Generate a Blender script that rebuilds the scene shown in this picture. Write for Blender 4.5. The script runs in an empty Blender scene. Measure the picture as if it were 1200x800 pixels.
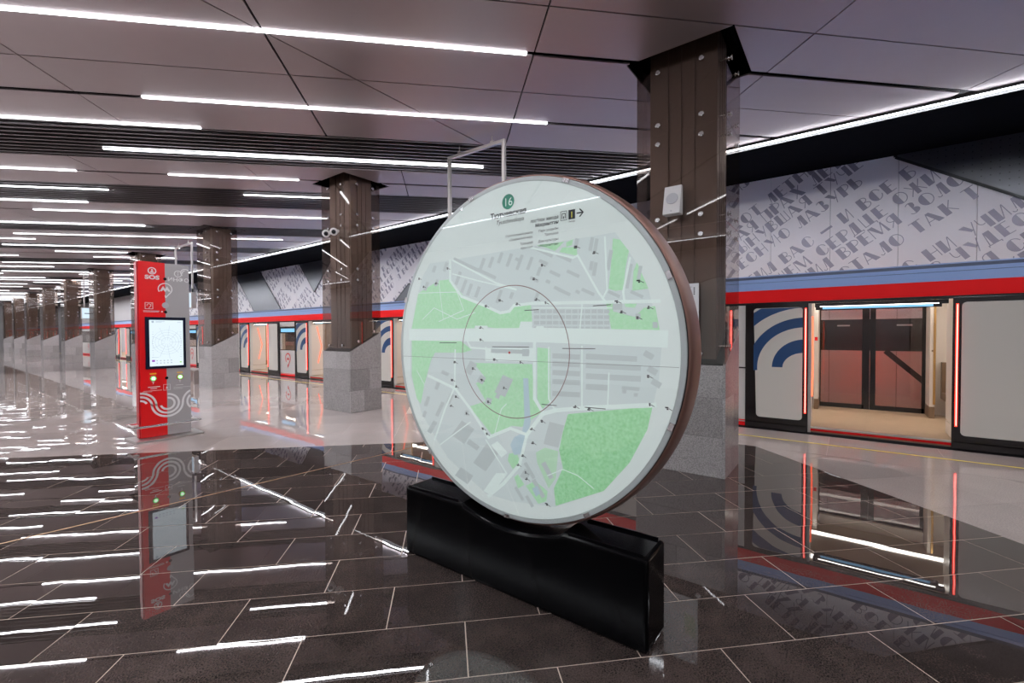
import bpy, bmesh, math, random
from mathutils import Vector, Matrix
C = bpy.context.scene.collection
scene = bpy.context.scene
R2 = math.sqrt(2.0)
rnd = random.Random(7)

# ------------------------------------------------------------------ camera, world, exposure
FPX, YAW, PITCH, ROLL = 526.335, 0.640734, -0.018861, -0.003984
fw = Vector((math.cos(YAW)*math.cos(PITCH), math.sin(YAW)*math.cos(PITCH), math.sin(PITCH)))
rt = Vector((math.sin(YAW), -math.cos(YAW), 0)); up = rt.cross(fw)
r2 = rt*math.cos(ROLL) + up*math.sin(ROLL); u2 = up*math.cos(ROLL) - rt*math.sin(ROLL)
cam_data = bpy.data.cameras.new('camera'); cam = bpy.data.objects.new('camera', cam_data); C.objects.link(cam)
cam.matrix_world = Matrix(((r2.x, u2.x, -fw.x, 0), (r2.y, u2.y, -fw.y, 0), (r2.z, u2.z, -fw.z, 1.6), (0, 0, 0, 1)))
cam_data.sensor_fit = 'HORIZONTAL'; cam_data.sensor_width = 36.0; cam_data.lens = FPX*36.0/1200.0
cam_data.clip_start = 0.05; cam_data.clip_end = 300
scene.camera = cam
world = bpy.data.worlds.new('world'); scene.world = world; world.use_nodes = True
world.node_tree.nodes['Background'].inputs[0].default_value = (0.5, 0.5, 0.55, 1)
world.node_tree.nodes['Background'].inputs[1].default_value = 0.01
vs = scene.view_settings
scene.display_settings.display_device = 'sRGB'
vs.view_transform = 'Standard'; vs.look = 'None'; vs.gamma = 1.0; vs.exposure = 0.28; vs.use_curve_mapping = False
scene.cycles.transparent_max_bounces = 24; scene.cycles.max_bounces = 8
scene.cycles.sample_clamp_indirect = 5.0; scene.cycles.sample_clamp_direct = 5.0

LED_WHITE = 64.0      # ceiling lamps
LED_RED = 4.0         # door edge lamps

# ------------------------------------------------------------------ materials
def srgb(r, g, b):
    f = lambda c: (c/255/12.92) if c <= 10.3 else (((c/255)+0.055)/1.055)**2.4
    return (f(r), f(g), f(b), 1.0)
def mat(name, col, rough=0.5, metal=0.0, ior=1.5, emit=None, estr=0.0, coat=0.0, var=0.0, noise=None, bump=None, aniso=0.0):
    """noise=(scale, amount, darkcolour)  bump=(scale, strength, distance)  var=per-object brightness spread"""
    m = bpy.data.materials.new(name); m.use_nodes = True
    nt = m.node_tree; b = nt.nodes['Principled BSDF']
    b.inputs['Base Color'].default_value = col; b.inputs['Roughness'].default_value = rough
    b.inputs['Metallic'].default_value = metal; b.inputs['IOR'].default_value = ior
    if coat: b.inputs['Coat Weight'].default_value = coat; b.inputs['Coat Roughness'].default_value = 0.03
    if aniso: b.inputs['Anisotropic'].default_value = aniso
    if emit: b.inputs['Emission Color'].default_value = emit; b.inputs['Emission Strength'].default_value = estr
    out = None
    tc = nt.nodes.new('ShaderNodeTexCoord') if (noise or bump) else None
    geo = nt.nodes.new('ShaderNodeNewGeometry') if (noise or bump) else None
    if noise:
        n = nt.nodes.new('ShaderNodeTexNoise'); n.inputs['Scale'].default_value = noise[0]
        n.inputs['Detail'].default_value = 7; n.inputs['Roughness'].default_value = 0.65
        nt.links.new(geo.outputs['Position'], n.inputs['Vector'])
        rp = nt.nodes.new('ShaderNodeValToRGB'); rp.color_ramp.elements[0].position = 0.35; rp.color_ramp.elements[1].position = 0.68
        rp.color_ramp.elements[0].color = noise[2]; rp.color_ramp.elements[1].color = col
        nt.links.new(n.outputs['Fac'], rp.inputs['Fac'])
        mx = nt.nodes.new('ShaderNodeMixRGB'); mx.inputs[0].default_value = noise[1]; mx.inputs[1].default_value = col
        nt.links.new(rp.outputs['Color'], mx.inputs[2]); out = mx.outputs[0]
        if len(noise) > 3:      # second, fine speckle: (scale, amount, colour)
            n2 = nt.nodes.new('ShaderNodeTexNoise'); n2.inputs['Scale'].default_value = noise[3]; n2.inputs['Detail'].default_value = 3
            nt.links.new(geo.outputs['Position'], n2.inputs['Vector'])
            r3 = nt.nodes.new('ShaderNodeValToRGB'); r3.color_ramp.elements[0].position = 0.42; r3.color_ramp.elements[1].position = 0.6
            r3.color_ramp.elements[0].color = (0, 0, 0, 1); r3.color_ramp.elements[1].color = (noise[4],)*3 + (1,)
            nt.links.new(n2.outputs['Fac'], r3.inputs['Fac'])
            m2 = nt.nodes.new('ShaderNodeMixRGB'); nt.links.new(r3.outputs['Color'], m2.inputs[0])
            nt.links.new(out, m2.inputs[1]); m2.inputs[2].default_value = noise[5]; out = m2.outputs[0]
    if var:
        oi = nt.nodes.new('ShaderNodeObjectInfo'); mp = nt.nodes.new('ShaderNodeMapRange')
        mp.inputs['To Min'].default_value = 1-var; mp.inputs['To Max'].default_value = 1+var
        nt.links.new(oi.outputs['Random'], mp.inputs['Value'])
        hs = nt.nodes.new('ShaderNodeHueSaturation'); nt.links.new(mp.outputs['Result'], hs.inputs['Value'])
        if out: nt.links.new(out, hs.inputs['Color'])
        else: hs.inputs['Color'].default_value = col
        out = hs.outputs['Color']
    if out: nt.links.new(out, b.inputs['Base Color'])
    if bump:
        n = nt.nodes.new('ShaderNodeTexNoise'); n.inputs['Scale'].default_value = bump[0]; n.inputs['Detail'].default_value = 2
        nt.links.new(geo.outputs['Position'], n.inputs['Vector'])
        bp = nt.nodes.new('ShaderNodeBump'); bp.inputs['Strength'].default_value = bump[1]; bp.inputs['Distance'].default_value = bump[2]
        nt.links.new(n.outputs['Fac'], bp.inputs['Height']); nt.links.new(bp.outputs['Normal'], b.inputs['Normal'])
    return m
def emat(name, col, s):
    m = bpy.data.materials.new(name); m.use_nodes = True; nt = m.node_tree; nt.nodes.clear()
    e = nt.nodes.new('ShaderNodeEmission'); o = nt.nodes.new('ShaderNodeOutputMaterial')
    e.inputs[0].default_value = col; e.inputs[1].default_value = s; nt.links.new(e.outputs[0], o.inputs[0]); return m
def glassmat(name, tint, ior=1.5, rough=0.0):
    m = bpy.data.materials.new(name); m.use_nodes = True; nt = m.node_tree; nt.nodes.clear()
    t = nt.nodes.new('ShaderNodeBsdfTransparent'); t.inputs[0].default_value = tint
    g = nt.nodes.new('ShaderNodeBsdfGlossy'); g.inputs['Roughness'].default_value = rough; g.inputs[0].default_value = (1, 1, 1, 1)
    f = nt.nodes.new('ShaderNodeFresnel')          # thin pane: same reflectance from either side
    gm = nt.nodes.new('ShaderNodeNewGeometry'); mr = nt.nodes.new('ShaderNodeMapRange')
    mr.inputs['To Min'].default_value = ior; mr.inputs['To Max'].default_value = 1/ior
    nt.links.new(gm.outputs['Backfacing'], mr.inputs['Value']); nt.links.new(mr.outputs['Result'], f.inputs[0])
    x = nt.nodes.new('ShaderNodeMixShader'); o = nt.nodes.new('ShaderNodeOutputMaterial')
    nt.links.new(f.outputs[0], x.inputs[0]); nt.links.new(t.outputs[0], x.inputs[1]); nt.links.new(g.outputs[0], x.inputs[2])
    nt.links.new(x.outputs[0], o.inputs[0]); return m
M = {}
M['dark_tile'] = mat('polished_dark_granite', (0.048, 0.035, 0.032, 1), 0.008, ior=1.6, var=0.2, noise=(5.0, 0.95, (0.014, 0.011, 0.0105, 1), 130, 0.45, (0.11, 0.08, 0.07, 1)), bump=(2.0, 0.22, 0.002))
M['light_tile'] = mat('polished_light_granite', (0.40, 0.335, 0.312, 1), 0.008, ior=1.42, var=0.10, noise=(1.2, 0.5, (0.30, 0.25, 0.235, 1), 90, 0.45, (0.24, 0.195, 0.185, 1)), bump=(1.6, 0.25, 0.003))
M['dark_band'] = mat('polished_grey_granite_band', (0.17, 0.138, 0.13, 1), 0.01, ior=1.5, var=0.15, bump=(2.4, 0.3, 0.003))
M['grout'] = mat('pale_grout', (0.62, 0.50, 0.42, 1), 0.7)
M['screed'] = mat('screed', (0.12, 0.11, 0.105, 1), 0.8)
M['brass'] = mat('brass_strip', (0.62, 0.36, 0.18, 1), 0.3, metal=1)
M['ceiling'] = mat('brushed_ceiling_metal', (0.34, 0.285, 0.292, 1), 0.38, metal=0.7, var=0.06, noise=(3.0, 0.12, (0.27, 0.225, 0.235, 1)))
M['baffle'] = mat('dark_baffle_metal', (0.10, 0.09, 0.092, 1), 0.35, metal=0.6)
M['black'] = mat('matt_black', (0.006, 0.006, 0.007, 1), 0.6)
M['void'] = mat('ceiling_void_black', (0.003, 0.003, 0.004, 1), 0.9, ior=1.08)
M['led'] = emat('white_led', (0.93, 0.95, 1.0, 1), LED_WHITE)
M['led_strip'] = emat('white_strip_led', (0.90, 0.94, 1.0, 1), LED_WHITE*1.5)
M['led_cabin'] = emat('cabin_led', (1.0, 0.94, 0.85, 1), 10.0)
M['led_red'] = emat('red_led', (1.0, 0.035, 0.02, 1), LED_RED)
M['led_red_core'] = emat('red_led_core', (1.0, 0.42, 0.36, 1), 3.0)
M['led_red_outer'] = emat('red_led_far_side', (1.0, 0.03, 0.02, 1), 14.0)
M['led_orange'] = emat('red_orange_led', (1.0, 0.13, 0.06, 1), 2.5)
M['granite'] = mat('grey_granite', (0.36, 0.335, 0.33, 1), 0.2, ior=1.5, var=0.2, noise=(3.0, 0.3, (0.23, 0.21, 0.21, 1), 110, 0.7, (0.15, 0.14, 0.143, 1)))
M['cladding'] = mat('brown_metal_cladding', (0.165, 0.120, 0.098, 1), 0.45, metal=0.4)
M['smoked'] = glassmat('smoked_glass', (0.80, 0.765, 0.745, 1), 1.5)
M['chrome'] = mat('chrome', (0.85, 0.85, 0.86, 1), 0.22, metal=1)
M['steel'] = mat('brushed_steel', (0.55, 0.51, 0.49, 1), 0.32, metal=0.9)
M['wall_panel'] = mat('pale_wall_panel', (0.76, 0.71, 0.715, 1), 0.42, var=0.04)
M['wall_text'] = mat('grey_print', (0.23, 0.205, 0.245, 1), 0.5)
M['dark_panel'] = mat('dark_perforated_metal', (0.10, 0.10, 0.11, 1), 0.3, metal=0.7)
M['perf'] = mat('perforation', (0.02, 0.02, 0.022, 1), 0.6)
M['pale_wall'] = mat('pale_opposite_wall', (0.42, 0.39, 0.39, 1), 0.5)
M['concrete'] = mat('grey_wall', (0.18, 0.17, 0.17, 1), 0.7, noise=(1.5, 0.4, (0.13, 0.125, 0.125, 1)))
M['train_red'] = mat('train_red', (0.92, 0.005, 0.008, 1), 0.5, ior=1.3)
M['train_blue'] = mat('train_blue', (0.22, 0.32, 0.58, 1), 0.45)
M['train_line'] = mat('train_roof_line', (0.06, 0.08, 0.14, 1), 0.4)
M['train_white'] = mat('train_white', (0.62, 0.59, 0.57, 1), 0.35)
M['train_navy'] = mat('train_navy', (0.012, 0.055, 0.16, 1), 0.3)
M['door_black'] = mat('door_black', (0.010, 0.008, 0.009, 1), 0.18)
M['door_grey'] = mat('door_grey_film', (0.64, 0.61, 0.56, 1), 0.16)
M['sill'] = mat('sill_metal', (0.60, 0.58, 0.58, 1), 0.3, metal=0.8)
M['cabin_floor'] = mat('cabin_floor', (0.46, 0.33, 0.22, 1), 0.4, noise=(9, 0.3, (0.36, 0.26, 0.17, 1)))
M['cabin_white'] = mat('cabin_white', (0.70, 0.63, 0.57, 1), 0.35)
M['cabin_brown'] = mat('cabin_brown', (0.20, 0.13, 0.08, 1), 0.4)
M['rail_yellow'] = mat('handrail_gold', (0.55, 0.33, 0.12, 1), 0.3, metal=0.6)
M['cabin_glass'] = glassmat('cabin_glass', (0.80, 0.76, 0.73, 1), 1.5)
M['yellow'] = mat('yellow_line', (0.78, 0.60, 0.04, 1), 0.3)
M['screen_blue'] = emat('blue_display', (0.25, 0.55, 0.85, 1), 1.1)
M['map_face'] = mat('backlit_map_face', (0.60, 0.635, 0.635, 1), 0.5, emit=(0.60, 0.635, 0.635, 1), estr=0.38)
def mapm(n, c, k=0.38): return mat(n, c, 0.5, emit=c, estr=k)
M['map_base'] = mapm('map_ground', (0.53, 0.575, 0.585, 1))
M['map_green'] = mat('map_green', (0.32, 0.62, 0.36, 1), 0.5)
M['map_dark'] = None
M['map_block'] = mapm('map_block', (0.44, 0.475, 0.485, 1))
M['map_white'] = mapm('map_white', (0.64, 0.70, 0.69, 1))
M['map_water'] = mapm('map_water', (0.40, 0.50, 0.56, 1))
M['map_ring'] = mat('map_ring', (0.28, 0.16, 0.16, 1), 0.5)
M['map_ink'] = mat('map_ink', (0.02, 0.022, 0.03, 1), 0.5)
M['map_greenicon'] = mat('map_line_green', (0.04, 0.30, 0.20, 1), 0.5)
M['map_red'] = mat('map_red', (0.6, 0.02, 0.02, 1), 0.5)
M['ink_yellow'] = mat('ink_yellow', (0.85, 0.75, 0.1, 1), 0.5)
def greens(name, a, b):
    m = mat(name, a, 0.5, noise=(55, 1.0, b)); nt = m.node_tree; bs = nt.nodes['Principled BSDF']
    for l in list(nt.links):
        if l.to_socket == bs.inputs['Base Color']: nt.links.new(l.from_socket, bs.inputs['Emission Color'])
    bs.inputs['Emission Strength'].default_value = 0.38
    return m
M['map_green'] = greens('map_park_green', (0.43, 0.64, 0.46, 1), (0.34, 0.60, 0.37, 1))
M['map_dark'] = greens('map_wood_green', (0.36, 0.62, 0.40, 1), (0.24, 0.52, 0.25, 1))
M['map_pale'] = greens('map_pale_green', (0.44, 0.62, 0.47, 1), (0.40, 0.58, 0.42, 1))
M['disc_glass'] = glassmat('cover_glass', (0.97, 0.99, 0.98, 1), 1.6)
M['disc_edge'] = mat('frosted_bevel', (0.50, 0.54, 0.54, 1), 0.35)
M['bronze'] = mat('brown_bronze', (0.27, 0.15, 0.12, 1), 0.36, metal=0.6)
M['gloss_black'] = mat('gloss_black', (0.002, 0.002, 0.0025, 1), 0.12, ior=1.2)
M['kiosk_red'] = mat('kiosk_red', (0.66, 0.004, 0.006, 1), 0.3)
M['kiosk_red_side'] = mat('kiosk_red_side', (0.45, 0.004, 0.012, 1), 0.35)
M['kiosk_grey'] = mat('kiosk_grey', (0.36, 0.335, 0.335, 1), 0.35, metal=0.2)
M['kiosk_white'] = mat('kiosk_white', (0.74, 0.72, 0.72, 1), 0.45)
M['kiosk_screen'] = emat('kiosk_screen', (0.78, 0.90, 0.97, 1), 0.88)
M['screen_ink'] = emat('screen_ink', (0.45, 0.55, 0.66, 1), 0.8)
M['screen_navy'] = mat('screen_bezel', (0.006, 0.009, 0.025, 1), 0.15)
M['purple'] = emat('screen_purple', (0.35, 0.08, 0.55, 1), 0.8)
M['lime'] = emat('screen_lime', (0.35, 0.75, 0.15, 1), 0.9)
M['btn_green'] = emat('button_green', (0.10, 0.85, 0.15, 1), 1.6)
M['btn_white'] = emat('button_white', (0.85, 1.0, 0.85, 1), 2.0)
M['btn_ring'] = mat('button_ring', (0.45, 0.10, 0.05, 1), 0.4)
M['tag_yellow'] = mat('tag_yellow', (0.80, 0.42, 0.02, 1), 0.4)
M['paper'] = mat('white_paper', (0.62, 0.62, 0.63, 1), 0.5)
M['paper_green'] = mat('poster_green', (0.50, 0.58, 0.40, 1), 0.5)
M['plastic'] = mat('white_plastic', (0.62, 0.60, 0.60, 1), 0.4)
M['grille'] = mat('speaker_grille', (0.40, 0.39, 0.42, 1), 0.6)
M['sign_lit'] = emat('lit_sign', (0.70, 0.85, 1.0, 1), 0.9)
M['lens'] = mat('lens_black', (0.01, 0.01, 0.012, 1), 0.1)

# ------------------------------------------------------------------ helpers
class MB:
    """collects shapes in world coordinates, then links them as one mesh object"""
    def __init__(s): s.v = []; s.f = []; s.sm = False
    def poly(s, pts):
        n = len(s.v); s.v += [tuple(p) for p in pts]; s.f.append(tuple(range(n, n+len(pts)))); return s
    def box(s, x0, x1, y0, y1, z0, z1):
        n = len(s.v)
        s.v += [(x0, y0, z0), (x1, y0, z0), (x1, y1, z0), (x0, y1, z0), (x0, y0, z1), (x1, y0, z1), (x1, y1, z1), (x0, y1, z1)]
        s.f += [tuple(n+i for i in q) for q in ((3, 2, 1, 0), (4, 5, 6, 7), (0, 1, 5, 4), (1, 2, 6, 5), (2, 3, 7, 6), (3, 0, 4, 7))]
        return s
    def prism(s, pts, d):
        """closed polygon (3-D points) swept along vector d"""
        n = len(s.v); k = len(pts); d = Vector(d)
        a = [Vector(p) for p in pts]; s.v += [tuple(p) for p in a] + [tuple(p+d) for p in a]
        nrm = Vector((0, 0, 0))
        for i in range(k): nrm += a[i].cross(a[(i+1) % k])
        flip = nrm.dot(d) > 0
        s.f += [tuple(n+i for i in (reversed(range(k)) if flip else range(k))), tuple(n+k+i for i in (range(k) if flip else reversed(range(k))))]
        for i in range(k):
            j = (i+1) % k; q = (n+i, n+j, n+k+j, n+k+i); s.f.append(q if flip else q[::-1])
        return s
    def lathe(s, c, axis, prof, seg=24, cap=True):
        """prof: list of (distance along axis, radius)"""
        ax = Vector(axis).normalized(); t = Vector((0, 0, 1)) if abs(ax.z) < .9 else Vector((1, 0, 0))
        e1 = ax.cross(t).normalized(); e2 = ax.cross(e1); c = Vector(c); n = len(s.v)
        for h, r in prof:
            for i in range(seg):
                a = 2*math.pi*i/seg; s.v.append(tuple(c+ax*h+(e1*math.cos(a)+e2*math.sin(a))*r))
        for k in range(len(prof)-1):
            for i in range(seg):
                j = (i+1) % seg; s.f.append((n+k*seg+i, n+k*seg+j, n+(k+1)*seg+j, n+(k+1)*seg+i))
        if cap:
            s.f.append(tuple(n+i for i in reversed(range(seg)))); m = n+(len(prof)-1)*seg; s.f.append(tuple(m+i for i in range(seg)))
        return s
    def tube(s, pts, r, seg=8):
        for a, b in zip(pts[:-1], pts[1:]):
            a = Vector(a); b = Vector(b); s.lathe(a, b-a, [(0, r), ((b-a).length, r)], seg)
        return s
    def build(s, name, m, parent=None, smooth=False, bevel=0.0):
        o_ = parent_origin(parent)
        me = bpy.data.meshes.new(name); me.from_pydata([(x-o_.x, y-o_.y, z-o_.z) for x, y, z in s.v], [], s.f)
        me.materials.append(m if not isinstance(m, str) else M[m])
        bm = bmesh.new(); bm.from_mesh(me)
        if bevel: bmesh.ops.bevel(bm, geom=list(bm.edges), offset=bevel, segments=2, affect='EDGES', profile=0.6)
        bmesh.ops.recalc_face_normals(bm, faces=bm.faces); bm.to_mesh(me); bm.free()
        if smooth:
            for p in me.polygons: p.use_smooth = True
        o = bpy.data.objects.new(name, me); C.objects.link(o)
        if parent: o.parent = parent
        return o
ORIG = {}
def parent_origin(p):
    v = Vector((0, 0, 0))
    while p: v += Vector(p.location); p = p.parent
    return v
def thing(name, label=None, cat=None, loc=(0, 0, 0), group=None, kind=None):
    o = bpy.data.objects.new(name, None); o.empty_display_size = 0.1; C.objects.link(o); o.location = loc
    return tag(o, label, cat, group, kind)
def tag(o, label=None, cat=None, group=None, kind=None):
    if label: o['label'] = label
    if cat: o['category'] = cat
    if group: o['group'] = group
    if kind: o['kind'] = kind
    return o
def copy_tree(o, loc=None, parent=None):
    c = o.copy(); C.objects.link(c); c.parent = parent
    if loc is not None: c.location = loc
    for ch in list(o.children): copy_tree(ch, None, c)
    return c
def clip(poly, a, b, c):
    """keep the part of a 2-D polygon where a*x+b*y <= c"""
    out = []
    for i in range(len(poly)):
        p, q = poly[i], poly[(i+1) % len(poly)]; dp = a*p[0]+b*p[1]-c; dq = a*q[0]+b*q[1]-c
        if dp <= 0: out.append(p)
        if (dp < 0 < dq) or (dq < 0 < dp):
            t = dp/(dp-dq); out.append((p[0]+(q[0]-p[0])*t, p[1]+(q[1]-p[1])*t))
    return out
def area(p): return abs(sum(p[i][0]*p[(i+1) % len(p)][1]-p[(i+1) % len(p)][0]*p[i][1] for i in range(len(p))))/2
def XY(t, s): return ((s+t)/R2, (s-t)/R2)          # diagonal grid: t runs along the lamp lines, s across them
def cell(t0, t1, s0, s1): return [XY(t0, s0), XY(t1, s0), XY(t1, s1), XY(t0, s1)]
# flat print: 2-D mesh pieces on a plane given by origin, right, up
class Print:
    def __init__(s, org, right, upv): s.o = Vector(org); s.r = Vector(right); s.u = Vector(upv); s.n = s.r.cross(s.u); s.mb = MB()
    def P(s, a, b, h): return tuple(s.o+s.r*a+s.u*b+s.n*h)
    def poly(s, pts, h=0.0): s.mb.poly([s.P(a, b, h) for a, b in pts]); return s
    def rect(s, a0, a1, b0, b1, h=0.0): return s.poly([(a0, b0), (a1, b0), (a1, b1), (a0, b1)], h)
    def disc(s, a, b, r, h=0.0, seg=28): return s.poly([(a+r*math.cos(2*math.pi*i/seg), b+r*math.sin(2*math.pi*i/seg)) for i in range(seg)], h)
    def arc(s, a, b, r0, r1, d0, d1, h=0.0, seg=32):
        n = max(2, int(seg*abs(d1-d0)/360)+1)
        for i in range(n):
            x, y = math.radians(d0+(d1-d0)*i/n), math.radians(d0+(d1-d0)*(i+1)/n)
            s.poly([(a+r0*math.cos(x), b+r0*math.sin(x)), (a+r1*math.cos(x), b+r1*math.sin(x)), (a+r1*math.cos(y), b+r1*math.sin(y)), (a+r0*math.cos(y), b+r0*math.sin(y))], h)
        return s
    def line(s, pts, w, h=0.0):
        for (x0, y0), (x1, y1) in zip(pts[:-1], pts[1:]):
            L = math.hypot(x1-x0, y1-y0) or 1; ux, uy = (x1-x0)/L, (y1-y0)/L; e = w*.35 if w < .05 else 0
            nx, ny = -uy*w/2, ux*w/2; x0_, y0_, x1_, y1_ = x0-ux*e, y0-uy*e, x1+ux*e, y1+uy*e
            s.poly([(x0_+nx, y0_+ny), (x0_-nx, y0_-ny), (x1_-nx, y1_-ny), (x1_+nx, y1_+ny)], h)
        return s
    def text(s, body, a, b, size, align='LEFT', h=0.0, shear=0.0, xs=1.0, bold=0.0):
        cu = bpy.data.curves.new('lettering', 'FONT'); cu.body = body; cu.size = size; cu.align_x = align; cu.shear = shear; cu.offset = bold; cu.resolution_u = 3
        o = bpy.data.objects.new('lettering', cu); C.objects.link(o)
        dg = bpy.context.evaluated_depsgraph_get(); dg.update()
        me = bpy.data.meshes.new_from_object(o.evaluated_get(dg))
        n = len(s.mb.v)
        s.mb.v += [s.P(a+v.co.x*xs, b+v.co.y, h) for v in me.vertices]; s.mb.f += [tuple(n+i for i in p.vertices) for p in me.polygons]
        bpy.data.objects.remove(o); bpy.data.curves.remove(cu); bpy.data.meshes.remove(me); return s
    def build(s, name, m, parent=None):
        o_ = parent_origin(parent); me = bpy.data.meshes.new(name)
        me.from_pydata([(x-o_.x, y-o_.y, z-o_.z) for x, y, z in s.mb.v], [], s.mb.f); me.materials.append(M[m] if isinstance(m, str) else m)
        o = bpy.data.objects.new(name, me); C.objects.link(o); o.parent = parent; return o
    def new(s): return Print(s.o, s.r, s.u)
# stencil letters with one solid stem, cap height 1: returns (width, [polygons])
def glyph(ch):
    t = 0.055; B = 0.36; P = []
    def R(x0, x1, y0, y1): P.append([(x0, y0), (x1, y0), (x1, y1), (x0, y1)])
    def L(x0, y0, x1, y1, w=t):
        l = math.hypot(x1-x0, y1-y0); nx, ny = -(y1-y0)/l*w/2, (x1-x0)/l*w/2
        P.append([(x0+nx, y0+ny), (x0-nx, y0-ny), (x1-nx, y1-ny), (x1+nx, y1+ny)])
    def A(cx, cy, rx, ry, d0, d1, w=t, n=10):
        for i in range(n):
            a, b = math.radians(d0+(d1-d0)*i/n), math.radians(d0+(d1-d0)*(i+1)/n)
            P.append([(cx+rx*math.cos(a), cy+ry*math.sin(a)), (cx+rx*math.cos(b), cy+ry*math.sin(b)), (cx+(rx-w)*math.cos(b), cy+(ry-w)*math.sin(b)), (cx+(rx-w)*math.cos(a), cy+(ry-w)*math.sin(a))])
    def H(cx, cy, rx, ry, d0=90, d1=270, n=12): P.append([(cx+rx*math.cos(math.radians(d0+(d1-d0)*i/n)), cy+ry*math.sin(math.radians(d0+(d1-d0)*i/n))) for i in range(n+1)])
    w = 0.75
    if ch == 'А': P.append([(.22, 1), (.46, 1), (.92, 0), (.56, 0)]); L(.26, .98, .02, 0); L(.08, .3, .5, .3); w = .92
    elif ch == 'Б': R(0, B, 0, 1); R(B, .68, 1-t, 1); A(B, .29, .38, .29, -90, 90); w = .70
    elif ch == 'В': R(0, B, 0, 1); A(B, .75, .30, .25, -90, 90); A(B, .27, .38, .27, -90, 90); w = .70
    elif ch == 'Г': R(0, B, 0, 1); R(B, .66, 1-t, 1); w = .66
    elif ch == 'Д': R(.28, .62, 0, 1); L(.28, 1, .1, 0); R(0, .78, -t, 0); R(0, t, -.15, 0); R(.78-t, .78, -.15, 0); w = .80
    elif ch in 'ЕЁ': R(0, B, 0, 1); R(B, .66, 1-t, 1); R(B, .6, .48, .48+t); R(B, .68, 0, t); w = .70
    elif ch == 'Ж': R(.34, .62, 0, 1); L(.0, 1, .34, .5); L(0, 0, .34, .5); L(.62, .5, .95, 1); L(.62, .5, .95, 0); w = .95
    elif ch == 'З': A(.28, .75, .28, .25, 10, 150); H(.28, .72, .26, .24, -90, 90); H(.28, .26, .38, .26, -90, 90); A(.28, .26, .30, .26, 200, 270); w = .66
    elif ch in 'ИЙ':
        R(0, B, 0, 1); L(B, .02, .72, .98); R(.72, .72+t, 0, 1); w = .78
        if ch == 'Й': A(.42, 1.18, .16, .12, 180, 360)
    elif ch == 'К': R(0, B, 0, 1); L(B, .48, .72, 1); L(B, .5, .76, 0); w = .76
    elif ch == 'Л': R(.38, .70, 0, 1); L(.40, .98, .24, .2); A(.12, .16, .14, .16, 180, 350); w = .70
    elif ch == 'М': R(0, t, 0, 1); P.append([(.02, 1), (.34, 1), (.62, .05), (.5, .05)]); L(.58, .1, .9, 1); P.append([(.86, 1), (.94, 1), (1.1, 0), (.92, 0)]); w = 1.1
    elif ch == 'Н': R(0, B, 0, 1); R(B, .74, .47, .47+t); R(.74, .74+t, 0, 1); w = .80
    elif ch == 'О': H(.44, .5, .42, .5); A(.44, .5, .44, .5, -90, 90); w = .88
    elif ch == 'П': R(0, t, 0, 1); R(t, .4, 1-t, 1); R(.38, .70, 0, 1); w = .70
    elif ch == 'Р': R(0, B, 0, 1); A(B, .70, .38, .30, -90, 90); w = .68
    elif ch == 'С': H(.42, .5, .42, .5); A(.42, .5, .40, .5, 20, 90); A(.42, .5, .40, .5, -90, -15); w = .80
    elif ch == 'Т': R(.22, .54, 0, 1); R(0, .76, 1-t, 1); w = .76
    elif ch == 'У': P.append([(0, 1), (.34, 1), (.60, .42), (.44, .36)]); L(.80, 1, .44, 0); w = .80
    elif ch == 'Х': P.append([(0, 1), (.36, 1), (.84, 0), (.48, 0)]); L(.76, 1, .06, 0); w = .84
    elif ch == 'Ц': R(0, t, 0, 1); R(t, .36, 0, t); R(.34, .66, 0, 1); R(.66, .78, 0, t); R(.78, .78+t, -.16, t); w = .82
    elif ch == 'Ч': R(.40, .72, 0, 1); A(.26, .66, .24, .28, 180, 300); R(.02, .02+t, .66, 1); w = .72
    elif ch in 'ШЩ': R(0, B, 0, 1); R(B, .9, 0, t); R(.58, .58+t, 0, 1); R(.88, .88+t, 0, 1); w = .94
    elif ch == 'Ы': R(0, B, 0, 1); A(B, .28, .30, .28, -90, 90); R(.74, .74+t, 0, 1); w = .80
    elif ch == 'Ь': R(0, B, 0, 1); A(B, .28, .36, .28, -90, 90); w = .66
    elif ch == 'Ю': R(0, t, 0, 1); R(t, .3, .47, .47+t); H(.66, .5, .40, .5); A(.66, .5, .40, .5, -90, 90); w = 1.06
    elif ch == 'Я': R(.36, .68, 0, 1); A(.36, .70, .34, .30, 90, 270); L(.34, .42, .02, 0); w = .68
    elif ch == '—': R(0, .9, .36, .56); w = .9
    elif ch == ' ': w = .42
    return w, P
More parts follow.
